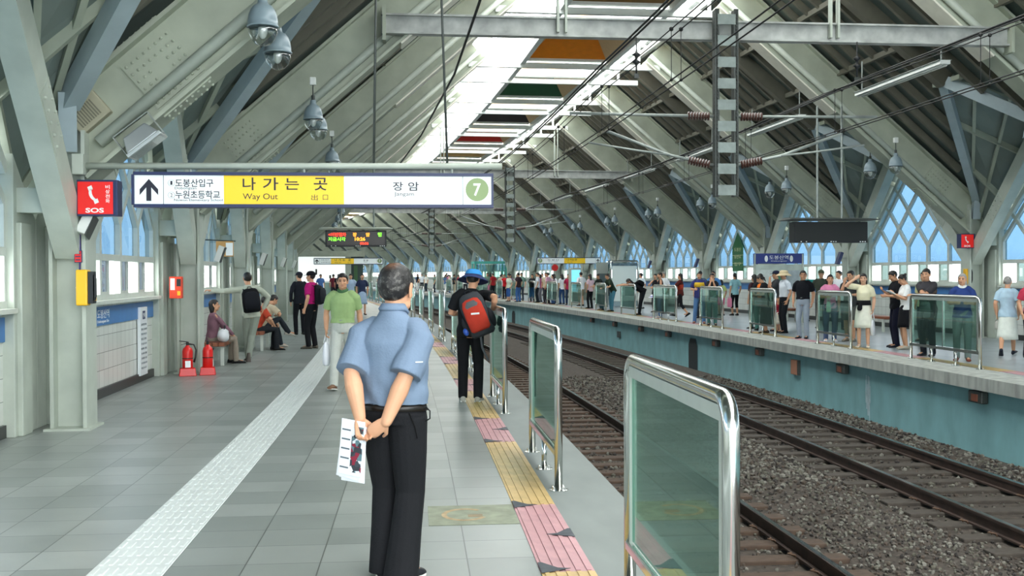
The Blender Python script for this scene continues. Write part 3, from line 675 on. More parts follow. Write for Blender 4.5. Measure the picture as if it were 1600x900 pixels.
m = MB(); m.hexa([(-.20, -.16, .0), (.20, -.16, 0), (.20, .16, 0), (-.20, .16, 0), (-.14, -.11, .17), (.14, -.11, .17), (.14, .11, .17), (-.14, .11, .17)]); m.build('housing', mat('flood_alu', '#a9afb0', .35, metal=.6), t, bevel=.015)
MB().box(-.215, .215, -.175, .175, -.04, .0).build('rim', mat('flood_rim', '#c9cfce', .3, metal=.6), t, bevel=.008)
MB().box(-.19, .19, -.15, .15, -.046, -.04).build('lens', glassmat('lens_glass', (.8, .85, .85), .12), t)
m = MB(); m.bar((-.225, 0, -.02), (-.225, 0, .26), .05, .012, (1, 0, 0)); m.bar((.225, 0, -.02), (.225, 0, .26), .05, .012, (1, 0, 0)); m.bar((-.225, 0, .26), (.225, 0, .26), .05, .012); m.build('bracket', GALV, t)
# ---- hanging bell lamps, a pair at each rafter
def lamp(label, M, drop, group=None):
    t = thing('bell_lamp', label, 'lamp', M, group)
    MB().lathe([(.045, .30), (.052, .25), (.060, .225), (.095, .205), (.125, .165), (.146, .11), (.156, .05), (.158, .0), (.168, -.005), (.168, -.02), (.15, -.02)], 24).build('hood', mat('lamp_hood', '#7f9097', .35, var=.05), t, True)
    MB().lathe([(.152, -.02), (.150, -.07), (.125, -.14), (.08, -.19), (.03, -.21), (.002, -.213)], 24).build('glass_bowl', glassmat('lamp_bowl_glass', (.72, .76, .75), .12, .08), t, True)
    MB().tube([(0, 0, .30), (0, 0, .38)], .03, 10).build('lamp_neck', DARKST, t); MB().sphere((0, 0, -.05), (.05, .05, .09), 12, 8).build('bulb', mat('lamp_bulb', '#e8ebe6', .3), t, True)
    MB().tube([(0, 0, .36), (0, 0, drop)], .012, 6).build('rod', DARKST, t); MB().box(-.05, .05, -.05, .05, drop, drop+.13).build('junction_box', WHITE, t, bevel=.01)
    return t
LL = {(0, 0): 'bell lamp nearest the camera on the left, partly above the other', (0, 1): 'second bell lamp on the left, lower right of the first', (1, 0): 'upper lamp of the smaller pair of bell lamps above the way out sign', (1, 1): 'lower lamp of the smaller pair of bell lamps above the way out sign'}
for k in range(0, 9):
    for sg in (-1, 1):
        if sg > 0 and k < 1: continue
        for j, y in enumerate((-.62, .72)):
            lab = LL.get((k, j)) if sg < 0 else None
            lamp(lab or ('bell lamp hanging from a distant left rafter' if sg < 0 else 'bell lamp hanging under a rafter over the far platform'), FM(FR(k)+y, CX+sg*6.78, 4.25), .62 if j else .55, None if lab else ('distant left bell lamps' if sg < 0 else 'bell lamps over the far platform'))
# ---- fluorescent battens over the far platform
for k in range(1, 9):
    s = FR(k)+.2; t = thing('fluorescent_batten', 'long fluorescent batten light slung under the roof above the far platform edge', 'lamp', FM(s+1.85, 9.95, 5.5), 'batten lights over the far platform')
    MB().box(-.10, .10, -1.85, 1.85, .02, .09).build('tray', WHITE, t); MB().box(-.13, .13, -1.85, 1.85, .09, .10).build('reflector', GALV, t)
    for x in (-.05, .05): MB().tube([(x, -1.8, .0), (x, 1.8, 0)], .016, 8).build('tube', mat('tube_white', '#c4c9c4', .4), t, True)
    for y in (-1.7, 1.7): MB().tube([(0, y, .09), (0, y, .75)], .015, 6).build('hanger', GALV, t)
# ---- catenary portals with lattice drop masts
for i, (s, full) in enumerate(((18.75, 1), (45.9, 0), (73.1, 0))):
    nm = ('large grey portal beam spanning the tracks at the top of the picture', 'second grey portal beam over the tracks, farther along', 'third grey portal beam far along the tracks')[i]
    t = thing('portal_beam', nm, 'beam', FM(s, CX, 5.92)); m = MB()
    m.box(-5.65, 5.75, -.012, .012, -.15, .15); m.box(-5.65, 5.75, -.10, .10, .14, .17); m.box(-5.65, 5.75, -.10, .10, -.17, -.14)
    m.build('i_beam', mat('beam_grey', '#a7aaa6', .55, var=.25, scale=4), t)
    for x in (-2.55, 2.35):
        for d in (-.07, .07): MB().bar((x+d, -.10, -.1), (x+d, -.10, 1.9), .10, .04, (1, 0, 0)).build('hanger', STEEL, t)
    for x in (-5.6, 5.7): MB().box(x-.03, x+.03, -.16, .16, -.3, .3).build('end_plate', STEELD, t)
    mx = 5.50
    t = thing('catenary_mast', ('riveted lattice mast hanging from the large portal beam', 'lattice mast hanging from the second portal beam', 'lattice mast hanging from the third portal beam')[i], 'mast', FM(s-.25, mx, 2.98))
    for x in (-.17, .17):
        m = MB(); m.box(x-.02, x+.02, -.11, .11, 0, 3.25); m.box(x-.04, x+.04, -.11, -.095, 0, 3.25)
        if i == 0:
            for q in range(48): m.sphere((x, -.118, .06+.066*q), .013, 6, 4); m.sphere((x+(.022 if x > 0 else -.022), -.05, .06+.066*q), .013, 6, 4)
        m.build('channel', DARKST, t)
    for q in range(9): MB().box(-.16, .16, -.112, -.10, .02+.37*q, .20+.37*q).build('batten_plate', mat('mast_plate', '#7f8a86', .55, var=.2), t)
    for sg in (-1, 1):
        c = thing('cantilever_arm', ('insulated cantilever arm on the left of the %s lattice mast', 'insulated cantilever arm on the right of the %s lattice mast')[sg > 0] % ('nearest', 'second', 'third')[i], 'catenary arm', FM(s-.25, mx, 2.98))
        MB().tube([(sg*.2, 0, 1.40), (sg*2.75, -.05, 1.42)], .026, 8).build('top_tube', GALV, c, True)
        MB().tube([(sg*.2, 0, .55), (sg*1.0, -.02, .72), (sg*2.1, -.04, 1.12)], .026, 8).build('strut_tube', GALV, c, True)
        MB().tube([(sg*1.0, -.03, .72), (sg*1.55, -.1, .78), (sg*2.45, -.2, .90)], .018, 8).build('registration_arm', GALV, c, True)
        for z, e in ((1.40, (sg, 0, .01)), (.56, (sg, 0, .2))):
            prof = []
            for q in range(8): prof += [(.028, .05*q), (.075, .05*q+.012), (.075, .05*q+.026), (.03, .05*q+.034)]
            d = Vector(e).normalized(); R_ = Vector((0, 0, 1)).rotation_difference(d).to_matrix().to_4x4()
            MB().lathe(prof, 14, Matrix.Translation(Vector((sg*.28, 0, z))) @ R_).build('insulator', mat('brown_porcelain', '#4a2f28', .3), c, True)
    for x, nm2 in (((-.65, 'left'), (3.35, 'right')) if i == 0 else ()):
        c = thing('hanging_insulator', 'dark suspension insulator under the large portal beam, %s of the mast' % nm2, 'insulator', FM(s-.15, CX+x-.6, 5.2))
        MB().lathe([(.012, .55), (.012, .30), (.02, .29), (.075, .25), (.03, .22), (.02, .16), (.075, .12), (.03, .09), (.015, .05), (.015, -.1)], 14).build('disc_string', BLACK, c, True)
        MB().box(-.04, .04, -.02, .02, -.16, -.08).build('clamp', DARKST, c)
# ---- overhead wires
def wire(label, pts, r, group=None):
    tag(MB().tube([P(*p) for p in pts], r, 6).build('overhead_wire', RUBBER, None, True), label, 'wire', group)
def run(o, z, s0=4.0, s1=110.0, sag=0.0, step=2.0, sup=(18.5, 45.65, 72.85, 100)):
    L = []
    s = s0
    while s <= s1:
        a = max([x for x in (-8.7,)+sup if x <= s]); b = min([x for x in sup+(127,) if x > s]); u = (s-a)/(b-a)
        L.append((s, o, z-sag*4*u*(1-u))); s += step
    return L
for nm, oc in (('near', 3.18), ('far', 7.13)):
    for d in (-.06, .06):
        wire('contact wire pair strung over the %s track' % nm, run(oc+d, 4.0), .009, 'contact wires of the %s track' % nm)
        wire('upper catenary wire pair strung over the %s track' % nm, run(oc+d, 4.72, sag=.16), .008, 'catenary wires of the %s track' % nm)
    for i in range(16):
        s = 8.5+4.5*i; z = run(oc, 4.72, s, s, .16)[0][2]
        for d in (-.06, .06):
            g = MB().tube([P(s, oc+d, 4.0), P(s, oc+d, z)], .005, 5); g.sphere(P(s, oc+d, z), .028, 8, 6); g.sphere(P(s, oc+d, 4.0), .02, 8, 6)
            tag(g.build('dropper', RUBBER), 'thin dropper wire linking the pair of wires over the %s track' % nm, 'wire', 'droppers over the %s track' % nm)
for d in (-.03, .03): wire('thick black feeder cable pair slung left of the mast', [(s, 4.0+d-.8, z) for s, _, z in run(4, 5.12, 4, 60, .1)], .016, 'left feeder pair')
for d in (-.03, .03): wire('thick black feeder cable pair slung right of the mast', [(s, 7.95+d, z) for s, _, z in run(4, 5.05, 4, 60, .1)], .016, 'right feeder pair')
wire('single black cable sloping down toward the way out sign', [(11.0, .9, 5.2), (14, .85, 5.12), (18, .75, 4.95), (24, .4, 4.7), (30, .05, 4.62)], .02)
# ---- passenger display boards
def led_board(M, label, lit, poles):
    t = thing('passenger_display', label, 'display board', M)
    MB().box(-.93, .93, -.16, .16, 0, .50).build('case', BLACK, t, bevel=.01)
    m = MB(); m.hexa([(-1.12, -.42, .54), (1.12, -.42, .54), (1.12, .42, .54), (-1.12, .42, .54), (-1.12, -.42, .56), (1.12, -.42, .56), (1.0, .3, .62), (-1.0, .3, .62)]); m.build('canopy', STEEL if lit else DARKST, t)
    MB().box(-.88, .88, -.165, -.16, .05, .46).build('screen', mat('led_off' if not lit else 'led_panel', '#1c1e1c' if not lit else '#2a211a', .35), t)
    for x in poles: MB().tube([(x, 0, .6), (x, 0, 3.3)], .028, 8).build('hanger_pole', GALV, t)
    for x in (-.75, -.62, .0, .06, .12, .74, .8, .86): MB().box(x-.015, x+.015, -.168, -.16, .012, .034).build('label_mark', SIGNW, t)
    if lit:
        r, g, y = mat('led_red', '#ff3a22', emit=1.6), mat('led_green', '#7dff3a', emit=1.4), mat('led_amber', '#ff9a2a', emit=1.6)
        D = Matrix.Translation((0, -.167, 0))
        fit('led_text', '<이번열차', -.84, -.30, .37, .12, D, r, t, bold=.02); fit('led_text', '지금시각', -.84, -.32, .23, .12, D, g, t, bold=.02)
        fit('led_text', '장', -.10, .02, .37, .12, D, y, t, bold=.02); fit('led_text', '암', .30, .42, .37, .12, D, y, t, bold=.02); fit('led_text', '행', .66, .78, .37, .13, D, g, t, bold=.02)
        fit('led_text', '10:26', -.04, .28, .235, .11, D, y, t, bold=.03); fit('led_text', '00:06', .12, .38, .10, .08, D, r, t, bold=.03)
led_board(FM(34, -1.12, 2.51), 'lit passenger information display hanging beneath the way out sign', True, (-.45, .55))
led_board(FM(25.2, 10.27, 2.37), 'dark unlit display board with flat canopy hanging over the far platform', False, (-.28, .34))
# ---- left wall: lettering, notice, exit mark, yellow label, fire gear
WL = CX-9.4
def onwall(s, z, o=WL, right=False): return FM(s, o, z) @ Matrix.Rotation(PI/2 if not right else -PI/2, 4, 'Z')
M = onwall(15.2, 1.105, WL+.026)
bl = BAND0
def fitw(b, x0, x1, z, h, m_, parent): 
    me_o = fit('lettering', b, x0, x1, 0, h, Matrix(), m_, None); me_o.data.transform(parent.matrix_basis.inverted() @ onwall(15.2, z, WL+.027)); me_o.parent = parent
fitw('도봉산역', -.28, .32, 1.135, .12, SIGNW, bl); fitw('Dobongsan Stn', -.28, .30, 1.03, .05, SIGNW, bl)
mm = MB().prism([(-.44, .0), (-.38, .07), (-.36, .0), (-.38, -.07)], .002, onwall(15.2, 1.10, WL+.028)); wbuild(mm, 'emblem', SIGNW, bl)
t = thing('notice_board', 'tall white notice panel with blue heading on the tiled left wall', 'notice', onwall(17.5, .10, WL+.035))
MB().box(-.24, .24, -.02, .03, 0, 1.06).build('board', mat('notice_white', '#e6eaec', .3), t, bevel=.006)
MB().box(-.09, .09, -.0215, -.02, .87, 1.0).build('heading_badge', NAVY, t); fit('lettering', '안내', -.06, .06, .935, .07, Matrix.Translation((0, -.0225, 0)), SIGNW, t)
for j, b in enumerate(('승강장 안전문 이용', '열차가 들어오면', '안전선 밖으로', '한걸음 물러나', '주십시오', '어린이와 노약자는', '보호자와 함께', '승차하여 주시고', '무리하게 타지', '마십시오')):
    fit('lettering', b, -.20, .20 if j % 3 else .17, .79-.075*j, .035, Matrix.Translation((0, -.0215, 0)), INKG, t)
t = thing('exit_mark', 'small glowing green exit mark low on the tiled left wall', 'sign', onwall(19.1, .40, WL+.008))
MB().box(-.10, .10, -.012, 0, -.075, .075).build('plate', mat('glow_green', '#c9f5c0', .4, emit=.25), t, bevel=.004)
m = MB(); m.sphere((.02, -.014, .045), .014, 8, 6); m.bar((0, -.014, .03), (.02, -.014, -.02), .03, .004, (0, 1, 0)); m.bar((.02, -.014, -.02), (.05, -.014, -.06), .018, .004, (0, 1, 0)); m.bar((.02, -.014, -.02), (-.03, -.014, -.06), .018, .004, (0, 1, 0)); m.bar((0, -.014, .02), (-.05, -.014, .0), .014, .004, (0, 1, 0)); m.build('running_figure', mat('exit_green', '#1f7a45', .5), t)
t = thing('yellow_notice', 'small yellow notice on the blue band right of the notice panel', 'notice', onwall(18.55, 1.10, WL+.03))
MB().box(-.16, .16, -.006, 0, -.10, .10).build('sheet', mat('notice_yellow', '#d9b25a', .5), t); fit('lettering', '주의', -.10, .08, .03, .06, Matrix.Translation((0, -.007, 0)), INK, t); fit('lettering', '→', -.02, .10, -.05, .04, Matrix.Translation((0, -.007, 0)), REDP, t)
t = thing('fire_alarm_box', 'orange red hydrant alarm box fixed by the window edge', 'alarm box', FM(18.45, WL+.36, 1.27))
MB().box(-.10, .10, -.02, .12, 0, .36).build('case', mat('orange_red', '#e2421f', .4), t, bevel=.008); MB().box(-.08, -.01, -.026, -.02, .14, .33).build('white_label', SIGNW, t); MB().box(.02, .085, -.026, -.02, .20, .32).build('glass_window', BLACK, t); MB().box(.03, .08, -.026, -.02, .05, .12).build('yellow_label', YELP, t)
def extinguisher(M, label, turn):
    t = thing('fire_extinguisher', label, 'fire extinguisher', M @ Matrix.Rotation(turn, 4, 'Z'))
    MB().lathe([(.07, .05), (.085, .06), (.085, .40), (.07, .45), (.035, .48), (.03, .50)], 20).build('cylinder', REDP, t, True)
    m = MB(); m.lathe([(.022, .49), (.022, .55), (.015, .56)], 10); m.bar((0, 0, .555), (-.13, 0, .575), .022, .014); m.bar((0, 0, .535), (-.10, 0, .51), .02, .01); m.build('valve_lever', BLACK if turn else REDP, t)
    MB().tube([(.02, 0, .52), (.10, 0, .51), (.135, 0, .42), (.125, 0, .30), (.10, 0, .22)], [.012, .012, .012, .013, .02], 8).build('hose', BLACK, t, True)
    MB().box(-.04, .045, -.089, -.083, .14, .25).build('label', SIGNW, t); MB().lathe([(.0865, .28), (.0865, .295)], 20).build('band', BLACK, t)
    m = MB(); m.hexa([(-.14, -.13, 0), (.14, -.13, 0), (.14, .13, 0), (-.14, .13, 0), (-.12, -.11, .13), (.12, -.11, .13), (.12, .11, .13), (-.12, .11, .13)]); m.build('stand', REDP, t, bevel=.01)
extinguisher(FM(18.35, -3.64, 0), 'left one of two red fire extinguishers, its hose and label facing out', .2)
extinguisher(FM(18.5, -3.34, 0), 'right one of two red fire extinguishers, next to the column', 1.7)
# ---- benches
def bench(s0, s1, o, label, group=None):
    t = thing('bench', label, 'bench', FM((s0+s1)/2, o), group); h = (s1-s0)/2
    for i in range(4): MB().box(-.21+.107*i, -.11+.107*i, -h, h, .36, .43).build('slat', mat('brown_bench_wood', '#8a4f34', .45, var=.15), t, bevel=.008)
    for y in (-h+.2, h-.2):
        for x in (-.15, .15): MB().box(x-.03, x+.03, y-.03, y+.03, 0, .36).build('leg', ALU, t, bevel=.004)
        MB().box(-.18, .18, y-.025, y+.025, .33, .36).build('cross_bar', ALU, t)
bench(20.1, 21.75, -3.52, 'brown wooden bench with a seated person in plaid and a white bag')
bench(23.9, 25.5, -3.22, 'brown wooden bench where the man in beige sits')
bench(35.2, 37.4, 13.6, 'long bench farther along the far platform wall')
t = thing('white_bag', 'white carrier bag with brown strap resting on the near bench', 'bag', FM(20.42, -3.36, .43))
m = MB(); 
for j, (z, a, b) in enumerate(((0, .10, .26), (.10, .12, .28), (.22, .10, .25), (.30, .04, .18))): pass
m.sphere((0, 0, .11), (.11, .24, .13), 18, 12); m.v = [(x, y, max(0, z)) for x, y, z in m.v]; m.build('bag_body', mat('bag_white', '#dfe2e6', .6, bump=.3, bscale=20), t, True)
m = MB(); m.bar((.115, -.02, .03), (.10, -.02, .19), .06, .008, (1, 0, 0)); m.build('strap', mat('bag_strap', '#5a4436', .6), t)
MB().tube([(.02, -.08, .22), (.02, -.06, .30), (.02, .04, .30), (.02, .06, .22)], .008, 6).build('handle', BLACK, t, True)
# ---- floor sticker with a worn orange ring
t = thing('floor_sticker', 'worn greenish floor sticker with an orange ring mark near the yellow strip', 'floor marking', FM(7.43, .32, .0))
MB().box(-.27, .33, -.30, .30, .0005, .003).build('sheet', mat('sticker_green', '#858b77', .6, var=.25, scale=8), t)
m = MB(); pts = [(.16*math.cos(a)-.02, .19*math.sin(a)) for a in np.linspace(.8, 2*PI-.5, 26)]; pin = [(.125*math.cos(a)-.02, .15*math.sin(a)) for a in np.linspace(.8, 2*PI-.5, 26)]
vs = [(x, y, .0045) for x, y in pts]+[(x, y, .0045) for x, y in pin]; m.add(vs, [(i, i+1, i+27, i+26) for i in range(25)]); m.build('ring_mark', mat('sticker_orange', '#a58f6c', .6, var=.3, scale=14), t)
MB().box(.0, .10, -.08, .0, .004, .0048).build('inner_mark', mat('sticker_brown', '#83745a', .6, var=.3), t)
# ---- far platform: station map board, green banner, kiosk, wall fittings
t = thing('station_map_board', 'free standing station map board with a navy name header on the far platform', 'sign', FM(34.0, 12.55, .0) @ Matrix.Rotation(-.06, 4, 'Z'))
for x in (-.80, .80): MB().tube([(x, 0, 0), (x, 0, 2.26)], .04, 10).build('post', STEEL, t)
MB().box(-.84, .84, -.03, .03, 1.95, 2.28).build('name_header', mat('header_navy', '#2c3c86', .4), t, bevel=.005); MB().box(-.78, .78, -.02, .02, .75, 1.93).build('map_panel', mat('map_panel', '#b9c6bd', .35, var=.22, scale=2.2), t)
fit('lettering', '도봉산역', -.32, .32, 2.15, .13, Matrix.Translation((0, -.031, 0)), SIGNW, t); fit('lettering', 'Dobongsan', -.26, .26, 2.03, .05, Matrix.Translation((0, -.031, 0)), SIGNW, t)
for x in (-.42, .42): disc(MB(), 0, 0, .055, -.033, -.03, 20, Matrix.Translation((x, 0, 2.11)) @ Matrix.Diagonal((1, 1, 1.9, 1))).build('oval_mark', SIGNW, t)
for x, z, w, h, c in ((-.45, 1.4, .5, .7, '#cdd6d2'), (.05, 1.3, .25, .8, '#4f9070'), (.45, 1.35, .5, .75, '#a7b3b8')): MB().box(x-w/2, x+w/2, -.024, -.02, z-h/2, z+h/2).build('map_sheet', mat('sheet_'+c[1:], c, .5, var=.2, scale=5), t)
t = thing('green_banner', 'dark green pointed banner with pale lettering hung in a far platform window', 'banner', onwall(43.0, 1.72, CX+9.40, True))
MB().prism([(-.6, 0), (.6, 0), (.6, 1.0), (0, 1.6), (-.6, 1.0)], .015).build('sheet', mat('banner_green', '#2c6a40', .6), t)
for j, b in enumerate(('도봉산', '등산로', '입구')): fit('lettering', b, -.38, .38, .9-.3*j, .15, Matrix.Translation((0, -.002, 0)), mat('banner_ink', '#d8dcae', .5), t)
for z in (.33, .66): MB().box(-.6, .6, -.003, 0, z-.008, z+.008).build('line', mat('banner_ink', '#d8dcae', .5), t)
t = thing('glass_kiosk', 'chrome framed white glass kiosk behind the person bending over the rail', 'kiosk', FM(51.5, 12.2, 0) @ Matrix.Rotation(-.12, 4, 'Z'))
c = .12; pts = lambda x0, x1: [(x0, 0, 0), (x0, 0, 2.25-c)]+[(x0+c-c*math.cos(a), 0, 2.25-c+c*math.sin(a)) for a in np.linspace(0, PI/2, 6)[1:]]+[(x1-c+c*math.sin(a), 0, 2.25-c+c*math.cos(a)) for a in np.linspace(0, PI/2, 6)]+[(x1, 0, 0)]
MB().tube(pts(-.68, .68), .05, 10).build('front_frame', INOX, t, True)
m = MB(); m.v = []; m.tube([(x, y+1.3, z) for x, y, z in pts(-.68, .68)], .05, 10); m.build('rear_frame', INOX, t, True)
MB().box(-.60, .60, -.01, .01, .30, 2.02).build('white_panel', mat('kiosk_white', '#dce8e4', .3), t); MB().box(-.62, .62, -.03, .03, 2.02, 2.16).build('header', mat('kiosk_header', '#5a7480', .3, var=.4, scale=6), t); MB().box(-.62, .62, -.02, .02, .05, .28).build('plinth', mat('kiosk_plinth', '#8fa3a8', .4), t)
MB().box(-.70, -.68, .05, 1.25, .1, 2.15).build('side_glass', glassmat('kiosk_side_glass', (.35, .45, .45), .1), t)
MB().box(-1.35, -.75, .3, .34, .0, 2.2).build('wing_panel', mat('kiosk_wing', '#9aa39c', .5), t); MB().box(-1.28, -.82, .28, .3, .2, 1.65).build('wing_glass', mat('kiosk_dark_glass', '#46585a', .15), t)
t = thing('lit_blue_panel', 'glowing pale blue drinks panel left of the glass kiosk', 'vending panel', FM(55.4, 10.75, 0))
MB().box(-.28, .28, 0, .5, 0, 1.95).build('cabinet', STEEL, t, bevel=.02); MB().box(-.24, .24, -.01, 0, .7, 1.85).build('lit_face', mat('lit_blue', '#7fd6f2', .3, emit=.5), t)
WF = 8.98
for s, z0, z1, hw, lab in ((31.9, -1.35, -.34, .42, 'dark arched niche in the teal wall right of centre'), (63.1, -1.35, -.55, .42, 'distant dark arched niche in the teal wall by the backpacker')):
    m = MB(); pts = [(-hw, 0), (hw, 0), (hw, (z1-z0)*.8), (hw*.6, z1-z0), (-hw*.6, z1-z0), (-hw, (z1-z0)*.8)]
    M = FM(s, WF-.012, z0) @ Matrix.Rotation(-PI/2, 4, 'Z'); m.prism(pts, .02); t = thing('wall_niche', lab, 'niche', M)
    m.build('dark_recess', mat('niche_dark', '#232a2c', .8), t); MB().prism([(a*1.12, b*1.03) for a, b in pts], .012, Matrix.Translation((0, .007, 0))).build('rim', mat('niche_rim', '#466f74', .7), t)
for s, z, w, lab, c in ((24.0, -.52, .17, 'orange and grey junction box on the teal wall', '#a8745a'), (40.85, -.70, .12, 'small dark frame plate on the teal wall', '#3e4a4a')):
    t = thing('wall_box', lab, 'junction box', FM(s, WF-.02, z) @ Matrix.Rotation(-PI/2, 4, 'Z')); MB().box(-w, w, -.06, .02, -w, w).build('case', mat('box_'+c[1:], c, .6), t, bevel=.01); MB().box(w, w+.06, -.04, .02, -w, w).build('side_plate', DARKST, t)
for i, s in enumerate((16.3, 21.4, 26.2, 29.6, 34.3, 37.6, 41.3, 45.0)):
    t = thing('edge_lamp', 'small rusty lamp box tucked under the far platform edge', 'lamp', FM(s, WF-.06, -.30), 'rusty lamps under the far platform edge'); MB().box(-.07, .05, -.2, .2, -.12, .07).build('case', DARKST, t, bevel=.02); MB().box(-.08, -.07, -.09, .09, -.09, .02).build('lens', mat('rust_lens', '#7a4632', .5), t)
t = thing('lime_stain', 'pale streaky lime stain running down the teal wall', 'stain', FM(20.4, WF-.004, -.35) @ Matrix.Rotation(-PI/2, 4, 'Z'))
random.seed(3); m = MB()
for i in range(16):
    x = random.uniform(-.12, .14); z = -random.uniform(0, .5); h = random.uniform(.15, .45); w = random.uniform(.006, .02); m.box(x-w, x+w, -.001, .002, max(-.95, z-h), z)
m.build('streaks', mat('lime_streak', '#b9cbcf', .9, var=.2), t)
# ---- white stair hall at the end of the left platform
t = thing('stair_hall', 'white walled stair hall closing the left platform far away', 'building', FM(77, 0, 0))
MB().box(-3.9, .05, 0, .2, 0, 2.9).build('white_wall', mat('hall_daylight_glow', '#f0f4f2', .5, emit=.42), t); MB().box(.05, .45, -.1, .3, 0, 2.9).build('pillar', STEEL, t); MB().box(.45, 1.35, .6, .8, 0, 2.9).build('dark_wall', mat('hall_dark', '#2e4640', .4), t)  # emission added so the white wall looks daylit; it is no lamp
MB().box(-4.1, 1.4, -.4, 4, 2.9, 3.3).build('roof', STEELD, t); MB().box(.7, .95, .55, .6, .3, 2.3).build('green_door', mat('hall_green', '#3c6a3e', .4), t)
for x, z, w, h, c in ((-1.95, 1.95, .06, .10, BLACK), (-1.95, 1.75, .06, .10, BLACK), (-1.0, 1.5, .06, .12, BLACK), (-.25, 1.35, .16, .12, REDP)): MB().box(x-w, x+w, -.02, 0, z-h, z+h).build('wall_sign', c, t)
t = thing('ticket_gate_screen', 'low green glass gate screen before the white hall', 'glass screen', FM(73, -1.0, 0)); MB().box(-.6, .6, 0, .04, .1, 1.15).build('glass_pane', mat('gate_green', '#7fa596', .2), t); MB().tube([(-.62, .02, 0), (-.62, .02, 1.2), (.62, .02, 1.2), (.62, .02, 0)], .03, 8).build('frame', INOX, t)
t = thing('teal_frame_booth', 'teal framed glass booth on the distant far platform', 'booth', FM(88, 13.0, 0))
for x in (-1, 1):
    for y in (0, 1.2): MB().box(x*1.3-.06, x*1.3+.06, y-.06, y+.06, 0, 2.6).build('post', mat('booth_teal', '#5fc4b4', .4), t)
MB().box(-1.4, 1.4, -.1, 1.3, 2.5, 2.7).build('roof', mat('booth_teal', '#5fc4b4', .4), t); MB().box(-1.3, 1.3, -.01, .01, .2, 2.4).build('glass_pane', GLASSF, t)
t = thing('red_round_sign', 'small red round sign by a column on the distant far platform', 'sign', FM(70, 13.3, 2.05)); disc(MB(), 0, 0, .22, -.02, .02).build('disc', REDP, t); MB().box(-.25, .25, .02, .05, -.03, .03).build('arm', STEEL, t)
t = thing('hanging_timetable', 'small orange and white hanging sign beside the second left column', 'sign', FM(21.0, -3.55, 2.02)); MB().box(-.02, .30, -.01, .02, -.02, .27).build('panel', mat('timetable_orange', '#c99a5a', .5), t); MB().box(.16, .29, -.016, -.01, .0, .24).build('white_part', SIGNW, t); MB().tube([(-.3, 0, .30), (.34, 0, .27)], .012, 6).build('arm', DARKST, t)
for s, o in ((20.2, -3.38), (26.9, -3.3), (33.7, -3.3), (40.5, -3.3)):
    t = thing('platform_speaker', 'white slanted loudspeaker box on a receding left column', 'loudspeaker', FM(s, o, 2.05), 'speakers of the left columns'); MB().box(-.055, .055, -.10, .10, -.16, .13, M=R_ if False else Matrix.Rotation(.35, 4, 'Y')).build('case', WHITE, t, bevel=.01); MB().box(.055, .066, -.1, .1, -.16, .13, M=Matrix.Rotation(.35, 4, 'Y')).build('grille', DARKST, t)
for k in range(3, 8):
    t = thing('platform_speaker', 'dark slanted loudspeaker beside a far platform column', 'loudspeaker', FM(FR(k)-.1, CR-.42, 2.1), 'speakers of the far platform columns'); MB().box(-.05, .05, -.10, .10, -.2, .2, M=Matrix.Rotation(.35, 4, 'Y')).build('case', NAVY, t, bevel=.01); MB().box(.05, .3, -.02, .02, -.02, .02).build('bracket', STEEL, t)
t = thing('notice_strip', 'pinkish red vertical notice strip on the third left column', 'notice', FM(26.2, -3.78, 1.0)); MB().box(-.01, .09, -.03, 0, 0, .85).build('strip', mat('pink_strip', '#b4505f', .5), t); MB().box(.0, .08, -.034, -.03, .3, .6).build('text_patch', mat('pink_light', '#d79aa2', .5), t)
# ================================================================== PEOPLE
V3 = Vector
def cloth(hx, rough=.85, var=.06, bump=.25, bs=90): return mat('cloth_'+hx[1:], hx, rough, var=var, scale=12, bump=bump, bscale=bs, spec=.2)
SKIN = mat('skin', '#cf9d7c', .5, var=.05, scale=10, spec=.3); SKIN2 = mat('skin_light', '#dcae90', .5, var=.04, scale=10, spec=.3)
HAIRB = mat('hair_black', '#17130f', .45, var=.3, scale=30, bump=.6, bscale=140); HAIRW = mat('hair_white', '#9c9a94', .6, var=.2, scale=30, bump=.5, bscale=140)
EYEM = mat('eye_dark', '#1a1210', .3); LIPM = mat('lip', '#a8675c', .5)
class BM(MB):
    def loft(self, rings, n=16, mi=0):                 # ring: (centre, ax, ay)
        vs = []
        for c, ax, ay in rings: vs += [c+ax*math.cos(2*PI*k/n)+ay*math.sin(2*PI*k/n) for k in range(n)]
        fs = [(i*n+k, i*n+(k+1) % n, (i+1)*n+(k+1) % n, (i+1)*n+k) for i in range(len(rings)-1) for k in range(n)]
        fs += [tuple(range(n-1, -1, -1)), tuple(range((len(rings)-1)*n, len(rings)*n))]
        return self.add(vs, fs, mi)
    def limb(self, pts, rad, side=V3((1, 0, 0)), n=12, ends=(1, 1), mi=0):
        pts = [V3(p) for p in pts]; rings = []; N = len(pts); x = None
        for i, p in enumerate(pts):
            d = (pts[min(i+1, N-1)]-pts[max(i-1, 0)]).normalized(); q = side if x is None else x
            q = q-d*q.dot(d)
            if q.length < 1e-4: q = d.orthogonal()
            x = q.normalized(); y = d.cross(x); r = rad[i]; a, b = r if isinstance(r, tuple) else (r, r)
            if i == 0 and ends[0]:
                for e, s in ((.92, .38), (.6, .8)): rings.append((p-d*max(a, b)*e, x*a*s, y*b*s))
            rings.append((p, x*a, y*b))
            if i == N-1 and ends[1]:
                for e, s in ((.6, .8), (.92, .38)): rings.append((p+d*max(a, b)*e, x*a*s, y*b*s))
        return self.loft(rings, n, mi)
def remesh(mb, voxel, smooth=2, name='form'):
    me = mb.mesh(name, []); ob = bpy.data.objects.new('form', me)
    r = ob.modifiers.new('r', 'REMESH'); r.mode = 'VOXEL'; r.voxel_size = voxel; r.use_smooth_shade = True
    if smooth: s = ob.modifiers.new('s', 'SMOOTH'); s.factor = .5; s.iterations = smooth
    return evaluate(ob)
